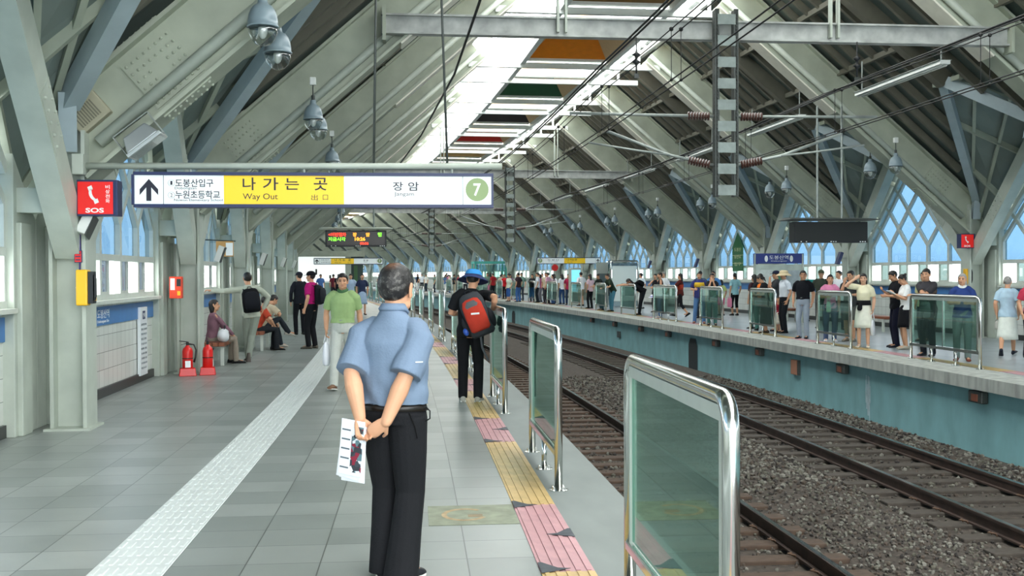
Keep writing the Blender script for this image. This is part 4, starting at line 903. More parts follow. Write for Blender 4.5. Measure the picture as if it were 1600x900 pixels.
def finish(me, name, m, parent):
    me.materials.clear(); me.materials.append(m); me.polygons.foreach_set('use_smooth', [True]*len(me.polygons)); return link(name, me, parent)
def wrinkle(me, fn):
    n = len(me.vertices); co = np.empty(n*3); me.vertices.foreach_get('co', co); co = co.reshape(-1, 3); no = np.empty(n*3); me.vertex_normals.foreach_get('vector', no); no = no.reshape(-1, 3)
    me.vertices.foreach_set('co', (co+no*fn(co)[:, None]).ravel()); me.update()
def ik(a, b, l1, l2, pole):
    d = b-a; L = min(d.length, (l1+l2)*.999); d = d.normalized(); b = a+d*L
    x = (l1*l1-l2*l2+L*L)/(2*L); h = math.sqrt(max(0, l1*l1-x*x)); q = pole-d*pole.dot(d); q.normalize()
    return a+d*x+q*h, b
def hand(mb, w, hd, hn, sg, curl, n=8, sc=1.0):
    hd = hd.normalized(); hn = (hn-hd*hn.dot(hd)).normalized(); hs = hd.cross(hn)*sg
    mb.limb([w-hd*.01, w+hd*.035*sc, w+hd*.085*sc], [(.026, .019), (.037, .017), (.040, .014)], hs, n)
    for i, L in enumerate((.072, .080, .075, .058)):
        p = w+hd*(.082-.004*abs(i-1))*sc+hs*(.031-.0205*i)*sc; pts = [p]; a = 0
        for j, f in enumerate((.42, .32, .26)):
            a += curl*(.7+.3*j)+.04*i; p = p+(hd*math.cos(a)+hn*math.sin(a))*L*f*sc; pts.append(p)
        mb.limb(pts, [.0092, .0088, .0082, .0070], hs, n, mi=0)
    p = w+hd*.022*sc+hs*.026*sc; d1 = (hd*.62+hs*.62+hn*.35).normalized(); d2 = (hd*.85+hs*.15+hn*(.3+.5*min(1, curl))).normalized()
    mb.limb([p, p+d1*.042*sc, p+d1*.042*sc+d2*.034*sc], [.013, .0105, .0085], hn, n)
def hair_shell(mb, hc, R, style, n=40, m=26, amp=.002, seed=0):
    rad = V3((.081, .101, .096)) if style != 'long' else V3((.086, .107, .10)); c0 = V3((0, -.010, .030)); vs = []
    def hl(y, x):
        pts = ((-.12, -.072), (-.07, -.068), (-.045, -.045), (-.012, -.012), (.012, -.004), (.035, .030), (.062, .064), (.12, .074))
        return float(np.interp(y, [p[0] for p in pts], [p[1] for p in pts]))
    for j in range(1, m):
        t = PI*j/m
        for k in range(n):
            a = 2*PI*k/n; p = V3((rad[0]*math.sin(t)*math.cos(a), rad[1]*math.sin(t)*math.sin(a), rad[2]*math.cos(t)))+c0
            nz = noise.noise(p*45+V3((seed, 0, 0)))
            if p.z < hl(p.y, p.x)+.006*nz: p = c0+(p-c0)*.80
            else: p = c0+(p-c0)*(1+amp*10*nz)
            vs.append(hc+R @ p)
    vs += [hc+R @ (c0+V3((0, 0, rad[2]))), hc+R @ (c0-V3((0, 0, rad[2]*.6)))]; T = len(vs)-2
    fs = [(j*n+k, (j+1)*n+k, (j+1)*n+(k+1) % n, j*n+(k+1) % n) for j in range(m-2) for k in range(n)]
    fs += [(T, k, (k+1) % n) for k in range(n)]+[(T+1, (m-2)*n+(k+1) % n, (m-2)*n+k) for k in range(n)]
    mb.add(vs, fs)
VOX = (.0055, .008, .011, .015, .020)
PLACED = []
def spread(s, o):
    if s > 14 and 9.2 < o < 10.0: o = 10.0
    for _ in range(6):
        for a, b in PLACED:
            if s > 15 and math.hypot(a-s, b-o) < .46: o = b+.48 if o >= b else b-.48; o = o if o < 3 or o > 10 else b+.48
    PLACED.append((s, o)); return s, o
def person(label, so, face, h=1.68, sex='m', top='#888888', bot='#333333', botk='trousers', sleeve='short', hair='short', hairm=None, shoe='#1c1c1c', legs='stand', aR='down', aL='down', lean=0, side=0, twist=0, hyaw=0, hpitch=0,
           hat=None, hatc='#223', lod=None, tuck=False, belt=None, fat=1.0, skin=None, hem=None, collar=None, pz=None, stripe=None, group=None, grip=.35, palms=None, light=False, py=0.0, hs=1.0, blouse=None, hip_y=None):
    s, o = spread(*so); lod = lod if lod is not None else (1 if s < 17 else 2 if s < 30 else 3 if s < 50 else 4); vx = VOX[lod]; n = (16, 12, 10, 8, 8)[lod]
    k = h/1.70; t = thing('person', label, 'person', FM(s, o, 0, math.radians(face)) @ Matrix.Scale(k, 4), group)
    sk = skin or SKIN; F = sex == 'f'; rng = random.Random(hash(label) % 9999 if False else len(label)*31+int(s*10))
    sit = legs == 'sit' or legs == 'sitx'
    pel = V3((0, py, pz or (.50 if sit else .905 if legs == 'walk' else .93))); la, sa, ta = map(math.radians, (lean, side, twist))
    u = V3((math.sin(sa), math.sin(la), math.cos(la)*math.cos(sa))).normalized(); r = V3((math.cos(ta), math.sin(ta), 0)); r = (r-u*r.dot(u)).normalized(); f = u.cross(r)
    S = lambda q: pel+u*q
    sw = .155 if F else .178; sq_ = .465 if blouse is None else .425; sh = {1: S(sq_)+r*sw, -1: S(sq_)-r*sw}
    hu = (u*.55+V3((0, 0, .45))).normalized(); ya, pa = math.radians(hyaw), math.radians(hpitch)
    hf = (f*math.cos(ya)-r*math.sin(ya)).normalized(); hf = (hf-hu*hf.dot(hu)).normalized(); hf, hu = (hf*math.cos(pa)-hu*math.sin(pa)).normalized(), (hu*math.cos(pa)+hf*math.sin(pa)).normalized()
    hr = hf.cross(hu); hc = S(.53)+hu*(.125*hs if hs == 1 else .108)+hf*.022; HR = Matrix((hr, hf, hu)).transposed()*hs
    # ---- legs
    hip = {g: pel+r*.085*g+V3((0, 0, -.03)) for g in (1, -1)}; ank = {}; fdir = {}; fp = {1: 0.0, -1: 0.0}; pole = V3((0, 1, 0))
    if legs == 'stand': ank = {1: V3((.10, -.02, .082)), -1: V3((-.10, .02, .082))}
    elif legs == 'close': ank = {1: V3((.075, -.05, .082)), -1: V3((-.07, .04, .082))}
    elif legs == 'wide': ank = {1: V3((.16, -.03, .082)), -1: V3((-.15, .05, .082))}
    elif legs == 'walk': ank = {1: V3((.085, .27, .090)), -1: V3((-.085, -.30, .14))}; fp[-1] = .6; fp[1] = -.15
    elif legs == 'cross': ank = {1: V3((-.07, -.13, .12)), -1: V3((-.05, .06, .082))}; fp[1] = .9
    elif legs == 'sit': ank = {1: V3((.12, .44, .082)), -1: V3((-.12, .40, .082))}
    elif legs == 'sitx': ank = {1: V3((.05, .62, .36)), -1: V3((-.10, .50, .082))}; fp[1] = .2
    knee = {}
    for g in (1, -1):
        knee[g], ank[g] = ik(hip[g], ank[g]+V3((0, py*.2 if not sit else 0, 0)), .425, .402, pole+V3((.12*g, 0, .4 if sit else 0))); a = math.radians(-8*g); fdir[g] = V3((-math.sin(a), math.cos(a), 0))
    # ---- arms
    wr = {}; el = {}; hd = {}; hn = {}
    for g, A in ((1, aR), (-1, aL)):
        W = lambda x, y, z: sh[g]+r*(x*g)+f*y+u*z
        pl = -f*.8+r*.5*g-u*.2
        if A == 'down': b = W(.06, .03, -.50); hn[g] = -r*g
        elif A == 'bend': b = W(-.03, .26, -.26); hn[g] = -r*g
        elif A == 'phone': b = W(-.10, .25, -.16); hn[g] = -f*.6+u*.6
        elif A == 'chin': b = W(-.11, .19, .02); hn[g] = -f
        elif A == 'ear': b = W(.0, .12, .10); hn[g] = -r*g; pl = f*.3+r*g-u*.3
        elif A == 'hip': b = W(.05, -.05, -.42); hn[g] = -r*g; pl = r*g-f*.6
        elif A == 'out': b = W(.50, .08, .04); hn[g] = -u
        elif A == 'back': b = W(-.13, -.18, -.44); hn[g] = -f; pl = -f+r*g*.9
        elif A == 'rail': b = W(-.05, .38, -.16); hn[g] = -u
        elif A == 'knee': b = knee[g]+V3((-.02*g, -.04, .09)); hn[g] = V3((0, 0, -1)); pl = r*g-f*.2
        elif A == 'shade': b = W(.02, .20, .18); hn[g] = -f; pl = r*g*1.0-u*.4+f*.2
        else: b = V3(A); hn[g] = -u
        el[g], wr[g] = ik(sh[g], b, .285, .25, pl); hd[g] = (wr[g]-el[g]).normalized()
        if palms and g in palms: hd[g], hn[g] = V3(palms[g][0]), V3(palms[g][1])
    # ---- skin: one continuous body
    m = BM()
    m.loft([(S(q)+f*yo, r*a*(fat if blouse is None else .95), f*b*(fat if blouse is None else .95)) for q, a, b, yo in ((-.10, .11, .08, 0), (.0, .125, .085, 0), (.15, .115, .08, 0), (.36, .135, .09, 0), (.44, .115 if blouse is None else .10, .075, -.01), (.50, .062, .055, -.01))], n)
    m.limb([S(.46)-f*.01, S(.53), hc-hu*.05-hf*.012], [.062, .054, .052], r, n)
    m.sphere(hc+HR @ V3((0, -.014, .032)), (.074, .092, .084), n+4, n, HR); m.sphere(hc+HR @ V3((0, .018, -.030)), (.061, .070, .078), n+4, n, HR)
    m.sphere(hc+HR @ V3((0, .050, -.085)), (.032, .030, .024), n, 8, HR)
    for g in (1, -1):
        m.sphere(hc+HR @ V3((.036*g, .018, -.066)), (.026, .036, .030), n, 8, HR); m.sphere(hc+HR @ V3((.033*g, .062, -.022)), (.022, .020, .018), n, 8, HR)
        e = hc+HR @ V3((.073*g, -.008, -.004)); m.limb([e+HR @ V3((0, .004, -.028)), e+HR @ V3((.005*g, -.004, 0)), e+HR @ V3((.009*g, -.006, .026))], [(.009, .010), (.008, .017), (.008, .014)], hr, 10)
    m.limb([hc+HR @ V3((0, .076, .018)), hc+HR @ V3((0, .092, -.012)), hc+HR @ V3((0, .100, -.028))], [(.009, .012), (.012, .014), (.017, .012)], hr, 10)
    m.sphere(hc+HR @ V3((0, .076, -.060)), (.022, .012, .010), 10, 6, HR); m.sphere(hc+HR @ V3((0, .068, .030)), (.050, .014, .012), 10, 6, HR)
    for g in (1, -1):
        m.limb([sh[g]-r*g*.04, sh[g].lerp(el[g], .35), el[g], el[g].lerp(wr[g], .3), wr[g]], [.046*fat, .046*fat, .037*fat, .042*fat, (.028*fat, .023*fat)], r, n)
        hand(m, wr[g], hd[g], hn[g], g, grip, max(6, n-4))
        m.limb([hip[g], knee[g], knee[g].lerp(ank[g], .35), ank[g]], [.078, .050, .052, .036], r, n)
        m.limb([ank[g]+V3((0, 0, -.03)), ank[g]+fdir[g]*.12+V3((0, 0, -.045))], [.034, .03], r, n)
    finish(remesh(m, vx*.8, 1), 'body', sk, t)
    if lod <= 3:
        for g in (1, -1):
            MB().sphere(hc+HR @ V3((.030*g, .0775, .004)), (.0125, .007, .0065), 10, 6, HR).build('eye', EYEM, t, True)
            if lod <= 2: BM().limb([hc+HR @ V3((.046*g, .072, .024)), hc+HR @ V3((.030*g, .083, .028)), hc+HR @ V3((.014*g, .085, .025))], [.003, .004, .003], hr, 6).build('eyebrow', HAIRB, t, True)
        if lod <= 2: MB().sphere(hc+HR @ V3((0, .086, -.060)), (.020, .004, .006), 10, 6, HR).build('mouth', LIPM, t, True)
    # ---- trousers, shorts or skirt
    bm_ = cloth(bot)
    m = BM()
    if botk in ('trousers', 'shorts', 'capri', 'flare'):
        m.loft([(S(q), r*a*fat, f*b*fat) for q, a, b in (((.02, .152, .116), (-.03, .164, .128), (-.085, .150, .118)) if blouse is not None else ((.115, .150, .112), (.05, .158, .122), (-.03, .166, .130), (-.085, .150, .118)) if not F else ((.115, .130, .10), (.05, .150, .115), (-.03, .166, .128), (-.085, .15, .115)))], n+8)
        for g in (1, -1):
            e = ank[g]; kf = .060 if botk != 'flare' else .096
            if botk == 'shorts': m.limb([hip[g]+V3((0, 0, -.02)), hip[g].lerp(knee[g], .5), hip[g].lerp(knee[g], .92)], [.094*fat, .086, .082], r, n, (1, 0))
            elif botk == 'capri': m.limb([hip[g]+V3((0, 0, -.02)), knee[g], knee[g].lerp(e, .45)], [.092*fat, .066, .062], r, n, (1, 0))
            else: m.limb([hip[g]+V3((0, 0, -.02)), hip[g].lerp(knee[g], .5), knee[g], knee[g].lerp(e, .5), e+(e-knee[g]).normalized()*(.035 if botk != 'flare' else .062)], [.094*fat, .084*fat, .069 if botk != 'flare' else .080, .066 if botk != 'flare' else .084, kf], r, n, (1, 0))
        finish(remesh(m, vx, 3), 'trousers' if botk in ('trousers', 'flare') else botk, bm_, t)
    else:
        hz = hem if hem is not None else .42; mid = (ank[1]+ank[-1])/2; N = 7; rings = []
        for i in range(N):
            q = i/(N-1); z = pel.z+.115-(pel.z+.115-hz)*q; c = V3((pel.x+(mid.x-pel.x)*q*.6, pel.y+(mid.y-pel.y)*q*.6, z)); w = float(np.interp(q, (0, .3, 1), (.125, .172, .215 if botk == 'skirt' else .235))); rings.append((c, V3((w, 0, 0)), V3((0, w*.82, 0))))
        m.loft(rings, 24); finish(m.mesh('skirt', [], True), 'skirt', bm_, t)
    # ---- top
    if top:
        m = BM(); h0 = blouse if blouse is not None else .055 if tuck else -.09
        prof = ((h0, .178, .138, 0), (.03, .172, .132, 0), (.12, .162, .122, 0), (.24, .170, .126, .004), (.35, .180, .128, .004), (.42, .176, .116, -.004), (.465, .150, .098, -.01), (.505, .092, .074, -.012), (.535, .064, .062, -.006)) if not F else \
               ((h0, .172, .132, 0), (.03, .160, .122, 0), (.13, .136, .104, 0), (.24, .148, .116, .01), (.33, .155, .124, .014), (.41, .152, .104, 0), (.455, .128, .088, -.008), (.495, .078, .066, -.01), (.52, .058, .056, -.006))
        if blouse is not None: prof = tuple(p_ for p_ in prof if p_[0] < .36)+((.40, .172, .122, -.004), (.44, .142, .104, -.01), (.475, .112, .085, -.012), (.51, .082, .070, -.012), (.535, .064, .062, -.006))
        m.loft([(S(q)+f*yo, r*a*(fat if q < .4 else 1), f*b*(fat if q < .4 else 1)) for q, a, b, yo in prof if q >= h0 or q == prof[0][0]], n+8)
        if sleeve != 'none':
            for g in (1, -1):
                a, e, w = sh[g], el[g], wr[g]
                if sleeve == 'short': m.limb([a-r*g*.045, a+(e-a)*.18, a.lerp(e, .78 if blouse is None else .98)], [.068, (.068, .072), (.066, .070)] if blouse is None else [.072, (.078, .084), (.088, .098)] if not F else [.056, .058, .056], r, n, (1, 0))
                else: m.limb([a-r*g*.045, a.lerp(e, .4), e, e.lerp(w, .5), w], [.066, .062, .054, .050, .042] if not F else [.054, .052, .046, .042, .036], r, n, (1, 0))
        me = remesh(m, vx, 3 if lod else 14)
        if lod <= 2:
            def fn(co):
                d = (co-np.array(pel)) @ np.array(u); x = (co-np.array(pel)) @ np.array(r); y = (co-np.array(pel)) @ np.array(f); w = np.exp(-((d-.03)/.12)**2)
                return (1.7 if lod == 0 else 1.0)*(.005*w*np.sin(38*d+9*x+3*np.sin(11*x))+.0035*np.sin(17*x+23*d+2*np.sin(13*y))*np.sin(9*d-7*y))
            wrinkle(me, fn)
        sh_o = finish(me, 'shirt', cloth(top), t)
        if stripe:
            c, z0, z1 = stripe; q = BM(); q.loft([(S(v)+f*.003, r*a*1.035*fat, f*b*1.05*fat) for v, a, b in ((z0, float(np.interp(z0, [p[0] for p in prof], [p[1] for p in prof])), float(np.interp(z0, [p[0] for p in prof], [p[2] for p in prof]))), ((z0+z1)/2, float(np.interp((z0+z1)/2, [p[0] for p in prof], [p[1] for p in prof])), float(np.interp((z0+z1)/2, [p[0] for p in prof], [p[2] for p in prof]))), (z1, float(np.interp(z1, [p[0] for p in prof], [p[1] for p in prof])), float(np.interp(z1, [p[0] for p in prof], [p[2] for p in prof]))))], 24); q.build('colour_band', cloth(c), t, True)
        if collar:
            m = BM(); N = 22; nb = S(.528)-f*.006; vs = []
            for i in range(N):
                a = 2*PI*i/N+PI/2; g_ = 1 if abs(((a-PI/2+PI) % (2*PI))-PI) > .28 else .75
                dr = r*math.cos(a)+f*math.sin(a); fr = math.sin(a)
                base = nb-f*0+u*(.0-.028*max(0, fr)); 
                for rr, zz in ((.060, .0), (.057, .034*g_), (.066, .036*g_), (.084, .006-.014*max(0, fr)), (.078, -.006-.012*max(0, fr))): vs.append(base+dr*rr*(1.0 if abs(fr) < .5 else .98)+u*zz)
            fs = [(i*5+j, ((i+1) % N)*5+j, ((i+1) % N)*5+(j+1) % 5, i*5+(j+1) % 5) for i in range(N) for j in range(5)]
            m.add(vs, fs); m.build('collar', cloth(collar), t, True)
    if belt:
        q0 = .085 if blouse is None else blouse-.012; m = BM(); m.loft([(S(q0-.018), r*(.160 if blouse is None else .168)*fat, f*(.121 if blouse is None else .129)*fat), (S(q0+.018), r*(.158 if blouse is None else .160)*fat, f*(.119 if blouse is None else .120)*fat)], 32); m.build('belt', mat('belt_leather', '#17130f', .4), t, True); MB().box(-.022, .022, 0, .008, -.018, .018, M=Matrix.Translation(S(q0)+f*.119*fat) @ Matrix((r, f, u)).transposed().to_4x4()).build('buckle', GALV, t)
    # ---- shoes
    for g in (1, -1):
        m = BM(); e, d = ank[g], fdir[g]; P_ = fp[g]; sd = d.cross(V3((0, 0, 1))); dd = (d*math.cos(P_)-V3((0, 0, math.sin(P_)))).normalized(); uu = sd.cross(dd)
        if (legs == 'cross' and g == 1): dd = V3((0, .25, -1)).normalized(); uu = sd.cross(dd)
        rings = [(e+dd*x+uu*(-.082+hh/2), sd*w, uu*hh/2) for x, w, hh in ((-.078, .018, .04), (-.068, .032, .07), (-.03, .038, .092), (.02, .040, .095), (.07, .043, .07), (.13, .047, .052), (.17, .042, .042), (.192, .022, .026))]
        m.loft(rings, 14); so_ = m.build('shoe', cloth(shoe, .5, 0, 0), t, True)
        if lod <= 1: MB().box(-.042, .042, -.07, .175, -.004, .018, M=Matrix.Translation(e-uu*.082) @ Matrix((sd, dd, uu)).transposed().to_4x4()).build('sole', cloth('#d8d8d2', .7, 0, 0), so_, bevel=.01)
    # ---- hair and hats
    hm = hairm or HAIRB; m = BM()
    if hat is None or hat in ('cap', 'bucket'):
        hair_shell(m, hc, HR, hair, (96, 48, 32, 24, 20)[lod], (64, 30, 22, 16, 14)[lod], .004 if lod == 0 else .0025 if lod < 2 else .0015, len(label))
        if hair == 'long': m.limb([hc+HR @ V3((0, -.055, .03)), hc+HR @ V3((0, -.082, -.08)), hc+HR @ V3((0, -.085, -.19)), hc+HR @ V3((0, -.075, -.27))], [(.075, .05), (.086, .04), (.082, .03), (.06, .02)], hr, 14)
        if hair == 'bob': m.limb([hc+HR @ V3((0, -.04, .03)), hc+HR @ V3((0, -.05, -.06)), hc+HR @ V3((0, -.05, -.11))], [(.080, .065), (.086, .06), (.078, .05)], hr, 14)
        if hair == 'bun': m.sphere(hc+HR @ V3((0, -.105, .075)), (.038, .036, .036), 12, 8)
        if hair == 'tail': m.limb([hc+HR @ V3((0, -.10, .03)), hc+HR @ V3((0, -.125, -.03)), hc+HR @ V3((0, -.11, -.14))], [.022, .03, .012], hr, 10)
        ho = m.build('hair', hm, t, True)
    if hat == 'cap':
        m = BM(); cz = .045; m.loft([(hc+HR @ V3((0, -.010, cz+z)), hr*.090*w, hf*.108*w) for z, w in ((-.012, 1.0), (.02, 1.0), (.05, .88), (.075, .62), (.088, .25))], 24)
        m.loft([(hc+HR @ V3((0, .085+y, cz-.004-.1*y)), hr*w, hu*.005) for y, w in ((0, .078), (.03, .076), (.06, .06), (.08, .025))], 12); m.build('cap', cloth(hatc), t, True)
    if hat == 'bucket':
        m = BM(); m.loft([(hc+HR @ V3((0, -.008, z)), hr*.112*w, hf*.128*w) for z, w in ((.030, 1.0), (.06, .99), (.095, .93), (.122, .75), (.134, .4))], 28); cr = m.build('hat_crown', cloth(hatc), t, True)
        m = BM(); vs = []; N = 36
        for i in range(N):
            a = 2*PI*i/N; wv = .006*math.sin(3*a)
            for w, z in ((.98, .045), (1.0, .058), (1.80, -.012+wv), (1.81, -.016+wv)): vs.append(hc+HR @ V3((.112*w*math.cos(a), -.008+.128*w*math.sin(a)*.93, z)))
        m.add(vs, [(i*4+j, ((i+1) % N)*4+j, ((i+1) % N)*4+(j+1) % 4, i*4+(j+1) % 4) for i in range(N) for j in range(4)]); m.build('hat_brim', cloth('#2c3760' if hatc == '#3d8fd0' else hatc), t, True)
    t.update_tag()
    return t, dict(S=S, u=u, r=r, f=f, wr=wr, hd=hd, sh=sh, hc=hc, HR=HR, ank=ank, k=k, el=el)
def at(t, J, p, rz=0): return t.matrix_basis @ Matrix.Translation(p) @ Matrix.Rotation(rz, 4, 'Z')
def unscaled(M): l, q, s = M.decompose(); return Matrix.LocRotScale(l, q, None)
def backpack(t, J, label, c1, c2, size=(.30, .17, .46), q=.27, tilt=0.0, off=0.0, back=.115, logo=True, rz=0.0, dz=0):
    k = J['k']; base = J['S'](q)-J['f']*back*1+J['r']*off
    M = unscaled(t.matrix_basis @ Matrix.Translation(base) @ Matrix((J['r'], J['f'], J['u'])).transposed().to_4x4()) @ Matrix.Rotation(rz, 4, 'Z') @ Matrix.Rotation(tilt, 4, 'Y')
    b = thing('backpack', label, 'backpack', M); w, d, h = size
    def blob(w, d, h, y0, z0, vx=.012):
        g = BM(); g.loft([(V3((0, y0-d/2*sq, z0+h*(zz-.5))), V3((w/2*sq2, 0, 0)), V3((0, d/2*sq, 0))) for zz, sq, sq2 in ((0, .55, .75), (.06, .95, .95), (.45, 1.0, 1.0), (.8, .85, .95), (.95, .6, .75), (1.0, .3, .4))], 20); return g
    blob(w, d, h, 0, 0).build('main_bag', cloth(c1), b, True)
    blob(w*.80, d*.5, h*.74, -d*.80, .0).build('front_panel', cloth(c2), b, True)
    for g in (1, -1): BM().limb([V3((g*w*.28, .0, h*.44)), V3((g*w*.30, .06, h*.50)), V3((g*w*.34, .16, h*.40)), V3((g*w*.36, .20, h*.1)), V3((g*w*.36, .10, -h*.28)), V3((g*w*.34, -.01, -h*.36))], [(.022, .006)]*6, V3((1, 0, 0)), 8).build('strap', cloth('#26282a'), b, True)
    MB().tube([(-.04, -.01, h*.48), (-.03, -.01, h*.56), (.03, -.01, h*.56), (.04, -.01, h*.48)], .008, 6).build('handle', cloth('#26282a'), b, True)
    return b, (w, d, h)
def bag(t, J, g, label, c, w=.26, h=.30, kind='bag', drop=.10):
    p = J['wr'][g]+J['hd'][g]*.09; M = unscaled(t.matrix_basis @ Matrix.Translation(p)); b = thing('shopping_bag' if kind == 'bag' else 'handbag', label, 'bag', M)
    g_ = BM(); g_.loft([(V3((0, 0, -drop-h*z)), V3((0, w/2*a, 0)), V3((.05*a2, 0, 0))) for z, a, a2 in ((0, .8, .4), (.15, .92, .8), (.6, 1.0, 1.1), (.92, .95, 1.0), (1, .75, .7))], 16); g_.build('bag_body', mat('bag_'+c[1:], c, .5, bump=.3, bscale=18), b, True)
    for x in (-.03, .03): MB().tube([(x, -w*.25, -drop-.01), (x*.4, -w*.05, -.0), (x*.4, w*.05, .0), (x, w*.25, -drop-.01)], .006, 6).build('handle', mat('bag_'+c[1:], c, .5, bump=.3, bscale=18), b, True)
    return b
# ================================================================== the grey haired man in front
t, J = person('large grey haired person in blue polo shirt seen from behind, hands clasped with a newspaper', (5.92, -0.15), -27, 1.70, top='#708297', bot='#1b1c1f', botk='flare', hairm=None, shoe='#202226', lod=0, fat=1.17, aR=(.075, -.215, .885), aL=(-.085, -.21, .895),
    palms={1: ((-.75, -.10, -.55), (-.2, .9, .2)), -1: ((.25, -.15, -.95), (.5, -.6, 0))}, grip=.55, hyaw=3, hpitch=2, collar='#708297', legs='close', lean=2, twist=0, belt=1, hs=1.17, blouse=.02)
for ch in t.children:
    if ch.name.startswith('hair'):
        hmz = bpy.data.materials.new('thinning_grey_hair'); hmz.use_nodes = True; N_ = hmz.node_tree.nodes; Lk = hmz.node_tree.links; b_ = N_['Principled BSDF']; b_.inputs['Roughness'].default_value = .5
        tc_ = N_.new('ShaderNodeTexCoord'); n1 = N_.new('ShaderNodeTexNoise'); n1.inputs['Scale'].default_value = 24; n1.inputs['Detail'].default_value = 8; n1.inputs['Roughness'].default_value = .7
        Lk.new(tc_.outputs['Object'], n1.inputs[0]); rr = N_.new('ShaderNodeValToRGB'); E_ = rr.color_ramp.elements; E_[0].position = .36; E_[0].color = (*lin('#121110'), 1); E_[1].position = .68; E_[1].color = (*lin('#66645f'), 1); q_ = E_.new(.54); q_.color = (*lin('#211f1e'), 1)
        Lk.new(n1.outputs['Fac'], rr.inputs[0])
        # thin crown: scalp shows around one point
        crown = J['hc']+J['HR'] @ V3((0.0, -.055, .118)); vm = N_.new('ShaderNodeVectorMath'); vm.operation = 'DISTANCE'; vm.inputs[1].default_value = crown; Lk.new(tc_.outputs['Object'], vm.inputs[0])
        ad = N_.new('ShaderNodeMath'); ad.operation = 'MULTIPLY_ADD'; ad.inputs[1].default_value = .06; Lk.new(n1.outputs['Fac'], ad.inputs[0]); Lk.new(vm.outputs['Value'], ad.inputs[2])
        mr = N_.new('ShaderNodeMapRange'); mr.inputs[1].default_value = .05; mr.inputs[2].default_value = .085; mr.inputs[3].default_value = .55; mr.inputs[4].default_value = 0; Lk.new(ad.outputs[0], mr.inputs[0])
        mx_ = N_.new('ShaderNodeMix'); mx_.data_type = 'RGBA'; Lk.new(mr.outputs[0], mx_.inputs[0]); Lk.new(rr.outputs[0], mx_.inputs[6]); mx_.inputs[7].default_value = (*lin('#7a543c'), 1); Lk.new(mx_.outputs[2], b_.inputs['Base Color'])
        bp_ = N_.new('ShaderNodeBump'); bp_.inputs['Strength'].default_value = .8; bp_.inputs['Distance'].default_value = .004; n2 = N_.new('ShaderNodeTexNoise'); n2.inputs['Scale'].default_value = 160; Lk.new(tc_.outputs['Object'], n2.inputs[0]); Lk.new(n2.outputs['Fac'], bp_.inputs['Height']); Lk.new(bp_.outputs[0], b_.inputs['Normal'])
        ch.data.materials.clear(); ch.data.materials.append(hmz)
RR = Matrix((J['r'], J['f'], J['u'])).transposed().to_4x4()
# trouser details: rear pocket button, side pocket, belt loop
bo = MB().sphere(J['S'](-.045)+J['r']*.075-J['f']*.150, .006, 8, 6); bo.build('pocket_button', GALV, t, True)
BM().limb([J['S'](-.02)+J['r']*.150-J['f']*.098, J['S'](-.09)+J['r']*.172-J['f']*.078, J['S'](-.15)+J['r']*.178-J['f']*.06], [(.004, .002)]*3, J['r'], 6).build('pocket_seam', cloth('#0c0c0e'), t)
MB().tube([J['S'](.01)+J['r']*.198, J['S'](-.01)+J['r']*.222, J['S'](-.05)+J['r']*.222, J['S'](-.065)+J['r']*.198], .004, 6).build('key_loop', BLACK, t, True)
MB().box(-.02, .02, -.001, .001, -.003, .003, M=Matrix.Translation(J['sh'][1].lerp(J['el'][1], .66)+V3((.078, -.062, 0))) @ Matrix.Rotation(.7, 4, 'Z')).build('sleeve_logo', WHITE, t)
p = J['wr'][-1]+V3((-.035, -.02, -.10))
b = thing('newspaper', 'folded newspaper with colour print held behind the back of the grey haired person', 'newspaper', unscaled(t.matrix_basis @ Matrix.Translation(p)) @ Matrix.Rotation(math.radians(-6), 4, 'Z') @ Matrix.Rotation(.10, 4, 'Y'))
PAPER = mat('newsprint', '#e9ecf2', .8, var=.04, scale=20); PR = bpy.data.materials.new('newsprint_colour'); PR.use_nodes = True
N_ = PR.node_tree.nodes; Lk = PR.node_tree.links; vz = N_.new('ShaderNodeTexVoronoi'); vz.inputs['Scale'].default_value = 42; tc_ = N_.new('ShaderNodeTexCoord'); Lk.new(tc_.outputs['Object'], vz.inputs['Vector']); rr = N_.new('ShaderNodeValToRGB'); rr.color_ramp.interpolation = 'CONSTANT'; E_ = rr.color_ramp.elements
E_[0].color = (*lin('#30343c'), 1); E_[1].position = .85; E_[1].color = (*lin('#8a2038'), 1)
for p_, c_ in ((.18, '#e4e8ee'), (.42, '#5f7f86'), (.55, '#dfe4ea'), (.72, '#3d444c')): q_ = E_.new(p_); q_.color = (*lin(c_), 1)
sx_ = N_.new('ShaderNodeSeparateColor'); Lk.new(vz.outputs['Color'], sx_.inputs[0]); Lk.new(sx_.outputs[0], rr.inputs[0]); Lk.new(rr.outputs[0], N_['Principled BSDF'].inputs['Base Color'])
for i, (dx, dz, a) in enumerate(((0, 0, 0), (-.004, -.02, .06), (.003, -.035, -.05), (-.002, -.028, .03))):
    m = MB(); M_ = Matrix.Translation((dx, .008*i, dz)) @ Matrix.Rotation(a, 4, 'Y'); m.box(-.075, .075, -.003, .003, -.205, .09, M=M_); m.build('sheet', PAPER, b, bevel=.002)
MB().box(.0, .072, -.0045, -.003, -.185, .06).build('printed_panel', PR, b)
for j in range(5): MB().box(-.065, -.01, -.0042, -.003, -.17+.05*j, -.162+.05*j).build('text_line', INKG, b)
